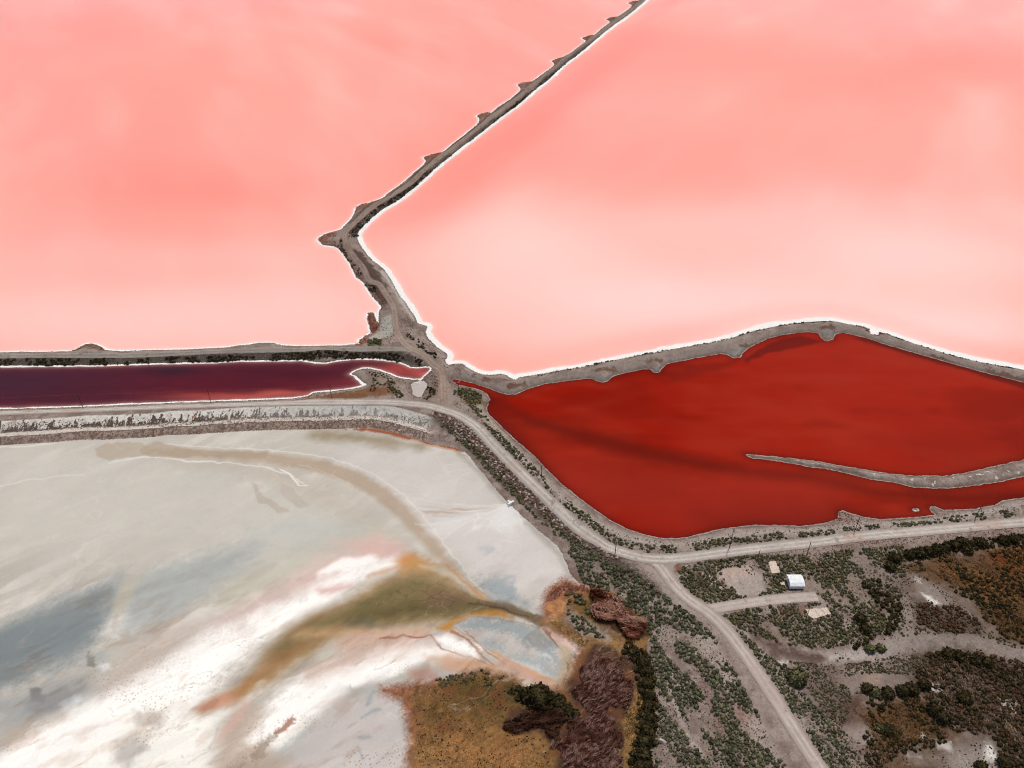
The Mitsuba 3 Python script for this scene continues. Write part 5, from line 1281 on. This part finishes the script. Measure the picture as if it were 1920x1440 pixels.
for key, g, mat, args, lab, cat in (
        ('reed_bed', REED_A, 'reed_straw', (26, 3.0, .10, 1.0, 5, -0.5, 14.0, 0.0), 'oval stand of wind-combed reddish straw reeds between the marsh and the flat', 'reeds'),
        ('reed_bed_001', REED_B, 'reed_dark', (30, 1.25, .075, .8, 6, 0.6, 3.5, 0.0, 1.5, 8.0), 'large stand of tangled brown reeds right of the mustard marsh', 'reeds'),
        ('reed_bed_002', REED_C, 'reed_black', (22, 1.8, .09, .8, 16, 0.2, 7.0, 0.0, 3.0), 'dark brown dead reeds below the blackish bushes at the marsh rim', 'reeds'),
        ('marsh_grass_003', RUST_TIP, 'reed_straw', (16, .8, .08, .8, 17, 1.0, 7.0, 0.0, 2.0), 'rusty grass on the tip of marsh that juts into the salt pan', 'grass'),
        ('marsh_grass', MUSTARD, 'grass_mustard', (6, .45, .08, .7, 7, .4, 9.0, 0.0, 2.0, 14.0), 'short mustard and olive grass covering the marsh at the bottom', 'grass'),
        ('marsh_grass_001', MUSTARD2, 'grass_mustard', (12, .6, .10, .7, 8, .4, 9.0, 0.0), 'strip of mustard grass between the brown reeds and the dark bush column', 'grass'),
        ('marsh_grass_002', MUSTARD3, 'grass_mustard', (9, .6, .10, .7, 12, .4, 9.0, 0.0), 'mustard grass between the two reed stands', 'grass'),
        ('dry_grass', RUSTFIELD, 'grass_rust', (7, .9, .09, .9, 9, 2.5, 12.0, None, 2.2, 12.0), 'rust and straw coloured dry grass at the right edge', 'grass'),
        ('dry_grass_001', RUSTFIELD2, 'grass_rust', (7, .9, .09, .9, 10, 2.5, 10.0, None, 2.2, 9.0), 'rust coloured dry grass patch near the bottom right', 'grass'),
        ('dry_grass_002', DARKSCRUB, 'grass_tan', (5, .9, .08, .9, 11, 2.5, 10.0, None, 2.2, 6.0), 'sparse pale dead stalks between the dark scrub bushes', 'grass')):
    v, f, uv = blades(g, *args)
    scene[key] = mikit.ply((v, f), mat, uv=uv)
    thing(key, lab, cat, kind='stuff')

# ------------------------------------------------------------------ the shed, the slabs, the poles and the outlet
def box(x0, x1, y0, y1, z0, z1):
    b = trimesh.creation.box(extents=[x1 - x0, y1 - y0, z1 - z0])
    b.apply_translation([(x0 + x1) / 2, (y0 + y1) / 2, (z0 + z1) / 2])
    return b


scene['white_metal'] = {'type': 'principled', 'base_color': proc(lambda p, n, uv: mix(C(236, 240, 240), C(246, 248, 248), fbm(p.x / .8, p.y / .8, p.z / .8))), 'roughness': .5, 'specular': .3}
scene['white_wall'] = {'type': 'principled', 'base_color': proc(lambda p, n, uv: mix(C(244, 246, 244), C(252, 252, 250), fbm(p.x / .3, p.y / .3, p.z / 2))), 'roughness': .6, 'specular': .3}
scene['grey_door'] = {'type': 'diffuse', 'reflectance': {'type': 'rgb', 'value': C(178, 190, 196)}}
scene['concrete'] = {'type': 'diffuse', 'reflectance': proc(lambda p, n, uv: mix(C(206, 186, 172), C(232, 214, 202), fbm(p.x / 1.2, p.y / 1.2, 1.5)) * (1 - .35 * smoothstep(.6, .75, fbm(p.x / .7, p.y / .7, 8.5))))}
scene['dark_wood'] = {'type': 'diffuse', 'reflectance': proc(lambda p, n, uv: mix(C(70, 56, 48), C(96, 80, 70), noise(p.x / .2, p.y / .2, p.z / 2)))}
sx, sy = float(shed_xy[0]), float(shed_xy[1])
sz = float(height(np.array([[sx, sy]]))[0][0]) + .1
w, d = SHED_W / 2, SHED_D / 2
prof = [(-d, .35), (d, .35), (d, 2.3), (d * .6, 2.78), (0, 2.95), (-d * .6, 2.78), (-d, 2.3)]       # a low gambrel gable
wall = trimesh.creation.extrude_polygon(Polygon(prof), 2 * w - .3, engine='earcut')
wall.apply_transform(np.array([[0, 0, 1, -w + .15], [1, 0, 0, 0], [0, 1, 0, 0], [0, 0, 0, 1.0]]))
wall.fix_normals()
outer = [(-d - .25, 2.19), (-d * .6, 2.88), (0, 3.07), (d * .6, 2.88), (d + .25, 2.19)]
inner = [(a, b - .1) for a, b in outer[::-1]]
roof = trimesh.creation.extrude_polygon(Polygon(outer + inner), 2 * w, engine='earcut')
roof.apply_transform(np.array([[0, 0, 1, -w], [1, 0, 0, 0], [0, 1, 0, 0.002], [0, 0, 0, 1.0]]))
roof.fix_normals()
ridge = box(-w - .03, w + .03, -.16, .16, 3.06, 3.12)
door = box(-w + .09, -w + .15, -.9, .9, .4, 2.35)
frame = trimesh.util.concatenate([box(-w + .07, -w + .15, -1.02, -.9, .4, 2.47), box(-w + .07, -w + .15, .9, 1.02, .4, 2.47), box(-w + .07, -w + .15, -.9, .9, 2.35, 2.47)])
place = T().translate([sx, sy, sz])
for part, m, mat in (('wall', wall, 'white_wall'), ('roof', roof, 'white_metal'), ('roof__ridge_cap', ridge, 'white_metal'), ('door', door, 'grey_door'), ('door__frame', frame, 'white_metal')):
    scene['shed__' + part] = {**mikit.ply(m, mat), 'to_world': place}
for i, y in enumerate((-d * .7, d * .7)):
    scene['shed__skid' + ('' if i == 0 else '_001')] = {**mikit.ply(box(-w + .2, w - .2, y - .12, y + .12, -.3, .347), 'dark_wood'), 'to_world': place}
for i in range(9):
    x = -w + .15 + (i + .5) * (2 * w - .3) / 9
    scene['shed__wall__seam' + (f'_{i:03d}' if i else '')] = {**mikit.ply(box(x - .03, x + .03, -d - .03, -d + .01, .4, 2.15), 'grey_door'), 'to_world': place}
thing('shed', 'small white metal shed with a bright roof above the end of the dirt lane', 'shed')
for k, lab in (('A', 'small narrow pale concrete slab up left of the white shed'), ('B', 'large stepped pale concrete slab below the dirt lane'), ('C', 'tiny concrete pad beside the left wall of the white shed')):
    g = slabs[k]
    z = float(height(np.array([list(g.centroid.coords)[0]]), 0)[0][0])
    parts = [g]
    if k == 'B':        # cast in three bays
        x0, y0, x1, y1 = g.bounds
        cuts = unary_union([LineString([(x0 + (x1 - x0) * t - 2, y1 + 1), (x0 + (x1 - x0) * t + 1.5, y0 - 1)]).buffer(.06) for t in (.42, .72)])
        parts = list(g.difference(cuts).geoms)
    key = numbered('concrete_slab')
    if len(parts) == 1:
        m = trimesh.creation.extrude_polygon(g, 1.0, engine='earcut')
        m.apply_translation([0, 0, z - .75])
        scene[key] = mikit.ply(m, 'concrete')
    else:
        for j, q in enumerate(parts):
            m = trimesh.creation.extrude_polygon(q, 1.0, engine='earcut')
            m.apply_translation([0, 0, z - .75 + .004 * j])
            scene[key + '__bay' + (f'_{j:03d}' if j else '')] = mikit.ply(m, 'concrete')
    thing(key, lab, 'concrete slab')

arm_m = box(-1.1, 1.1, -.07, .07, -.09, .09)
ins_m = trimesh.creation.cylinder(radius=.07, height=.22, sections=8)
scene['glass_insulator'] = {'type': 'diffuse', 'reflectance': {'type': 'rgb', 'value': C(120, 110, 104)}}
POLES = [(155,763,145,738,3,'leftmost wooden utility pole, beside the purple canal'), (395,752.5,387,729,3,'second wooden utility pole from the left, beside the purple canal'), (622,746.5,617,721,3,'wooden utility pole at the brown grass near the canal tip'),
    (861,740,860,714,2.5,'pale-armed utility pole at the narrow tip of the red pond'), (1015,898,1016,872,2.4,'wooden utility pole on the verge where the red pond turns'), (1153,1040,1156,1017,2.4,'wooden utility pole left of the road fork'),
    (1367,1030,1376,992,2.5,'tallest wooden utility pole, right of the fork by the pond shore'), (1421,1047,1425.5,1031,2.5,'short wooden pole at the upper left of the shed plot'), (1513,1039,1520,1018,2.5,'wooden utility pole just below the main road above the shed'),
    (1602,997,1609,971,2.5,'wooden utility pole beside the rocky point of the pond'), (1827,975,1837,950,2.5,'rightmost wooden utility pole on the pond shore')]
tops = []
for i, (bu, bv, tu, tv, z, lab) in enumerate(POLES):
    c = at(bu, bv, z)
    c[2] = float(height(c[None, :2])[0][0])
    # height such that the pole ends where the photograph shows its top
    hh = np.linspace(2, 16, 281)
    s, k = math.sin(PITCH), math.cos(PITCH)
    dz = CAM_H - (c[2] + hh)
    vv = 720 + FPX * (dz * k - c[1] * s) / (dz * s + c[1] * k)
    H = float(hh[np.argmin(np.abs(vv - tv))])
    turn = {3: 60, 4: 50, 5: 40}.get(i, 0 if i < 3 else 80)
    m = T().translate([float(t) for t in c]).rotate([0, 0, 1], turn)
    shaft = trimesh.creation.cylinder(radius=.17, height=H + .6, sections=8)
    shaft.vertices[:, :2] *= np.where(shaft.vertices[:, 2:3] > 0, .7, 1.0)
    shaft.apply_translation([0, 0, H / 2 - .3])
    key = numbered('utility_pole')
    scene[key + '__shaft'] = {**mikit.ply(shaft, 'dark_wood'), 'to_world': m}
    if i != 7:
        a = arm_m.copy()
        a.apply_translation([0, -.2, H - .5])
        scene[key + '__crossarm'] = {**mikit.ply(a, 'concrete' if i == 3 else 'dark_wood'), 'to_world': m}
        for j, x in enumerate((-1.0, 1.0)):
            q = ins_m.copy()
            q.apply_translation([x, -.2, H - .3])
            scene[key + '__insulator' + (f'_{j:03d}' if j else '')] = {**mikit.ply(q, 'glass_insulator'), 'to_world': m}
        a = math.radians(turn)
        tops.append([(c[0] + x * math.cos(a) + .2 * math.sin(a), c[1] + x * math.sin(a) - .2 * math.cos(a), c[2] + H - .2) for x in (-1.0, 1.0)])
    else:
        tops.append(None)
    thing(key, lab, 'utility pole')


def wire(a, b, sag=.8, r=.016, n=14):
    t = np.linspace(0, 1, n)
    p = np.outer(1 - t, a) + np.outer(t, b)
    p[:, 2] -= sag * 4 * t * (1 - t)
    d = np.gradient(p, axis=0)
    d /= np.linalg.norm(d, axis=1, keepdims=True)
    s = np.cross(d, [0, 0, 1.0])
    s /= np.linalg.norm(s, axis=1, keepdims=True)
    u = np.cross(s, d)
    v = np.stack([p + r * (math.cos(q) * s + math.sin(q) * u) for q in (0, 2.09, 4.19)], 1).reshape(-1, 3)
    f = []
    for i in range(n - 1):
        for k in range(3):
            a0, a1, b0, b1 = i * 3 + k, i * 3 + (k + 1) % 3, i * 3 + 3 + k, i * 3 + 3 + (k + 1) % 3
            f += [[a0, b0, b1], [a0, b1, a1]]
    return v, np.array(f)


scene['wire_metal'] = {'type': 'diffuse', 'reflectance': {'type': 'rgb', 'value': C(120, 96, 90)}}
spans = [(0, 1), (1, 2), (2, 3), (3, 4), (4, 5), (5, 6), (6, 9), (9, 10)]
for side in (0, 1):
    key = numbered('power_line')
    first = (-320.0, tops[0][side][1] - 6, tops[0][side][2])
    runs = [(first, tops[0][side])] + [(tops[a][side], tops[b][side]) for a, b in spans] + [(tops[10][side], (330.0, tops[10][side][1] + 12, tops[10][side][2]))]
    for j, (a, b) in enumerate(runs):
        scene[key + '__wire' + (f'_{j:03d}' if j else '')] = mikit.ply(wire(np.array(a), np.array(b)), 'wire_metal')
    thing(key, 'thin overhead wire on the crossarm ends ' + ('nearer the road' if side == 0 else 'nearer the ponds'), 'power line')

# the white outlet at the edge of the salt pan
c = at(958, 944.5, .6)
m = T().translate([float(c[0]), float(c[1]), .3]).rotate([0, 0, 1], -52)
pipe = trimesh.creation.annulus(.32, .42, 2.2, sections=16, transform=trimesh.transformations.rotation_matrix(math.pi / 2, [0, 1, 0]))
pipe.apply_translation([-.9, 0, .55])
for part, q, mat in (('headwall', box(-.3, .4, -1.5, 1.5, -.5, 1.3), 'white_metal'), ('apron', box(-2.0, -.31, -1.2, 1.2, -.4, .06), 'concrete'), ('pipe', pipe, 'white_wall')):
    scene['outlet__' + part] = {**mikit.ply(q, mat), 'to_world': m}
thing('outlet', 'small white concrete outlet at the edge of the salt pan, where the pale streaks start', 'outlet')

for u0, v0, u1, v1, r, lab in ((1282,1066,1289,1063,.13,'short pale plank lying on the ground near the road fork'), (1410,1151.5,1426,1154.5,.12,'long pale plank lying among bushes below the dirt lane')):
    a, b = at(u0, v0, PZ)[:2], at(u1, v1, PZ)[:2]
    z = float(height(((a + b) / 2)[None])[0][0])
    q = box(0, float(np.linalg.norm(b - a)), -r, r, 0, .12)
    key = numbered('plank')
    scene[key] = {**mikit.ply(q, 'concrete'), 'to_world': T().translate([float(a[0]), float(a[1]), z + .35]).rotate([0, 0, 1], math.degrees(math.atan2(b[1] - a[1], b[0] - a[0])))}
    thing(key, lab, 'plank')
c = at(1513, 1155, PZ)
z = float(height(c[None, :2])[0][0])
post = trimesh.creation.cylinder(radius=.1, height=4.4, sections=8)
post.apply_translation([0, 0, 2.0])
scene['post'] = {**mikit.ply(post, 'dark_wood'), 'to_world': T().translate([float(c[0]), float(c[1]), z])}
thing('post', 'thin dark post at the left corner of the large concrete slab', 'post')
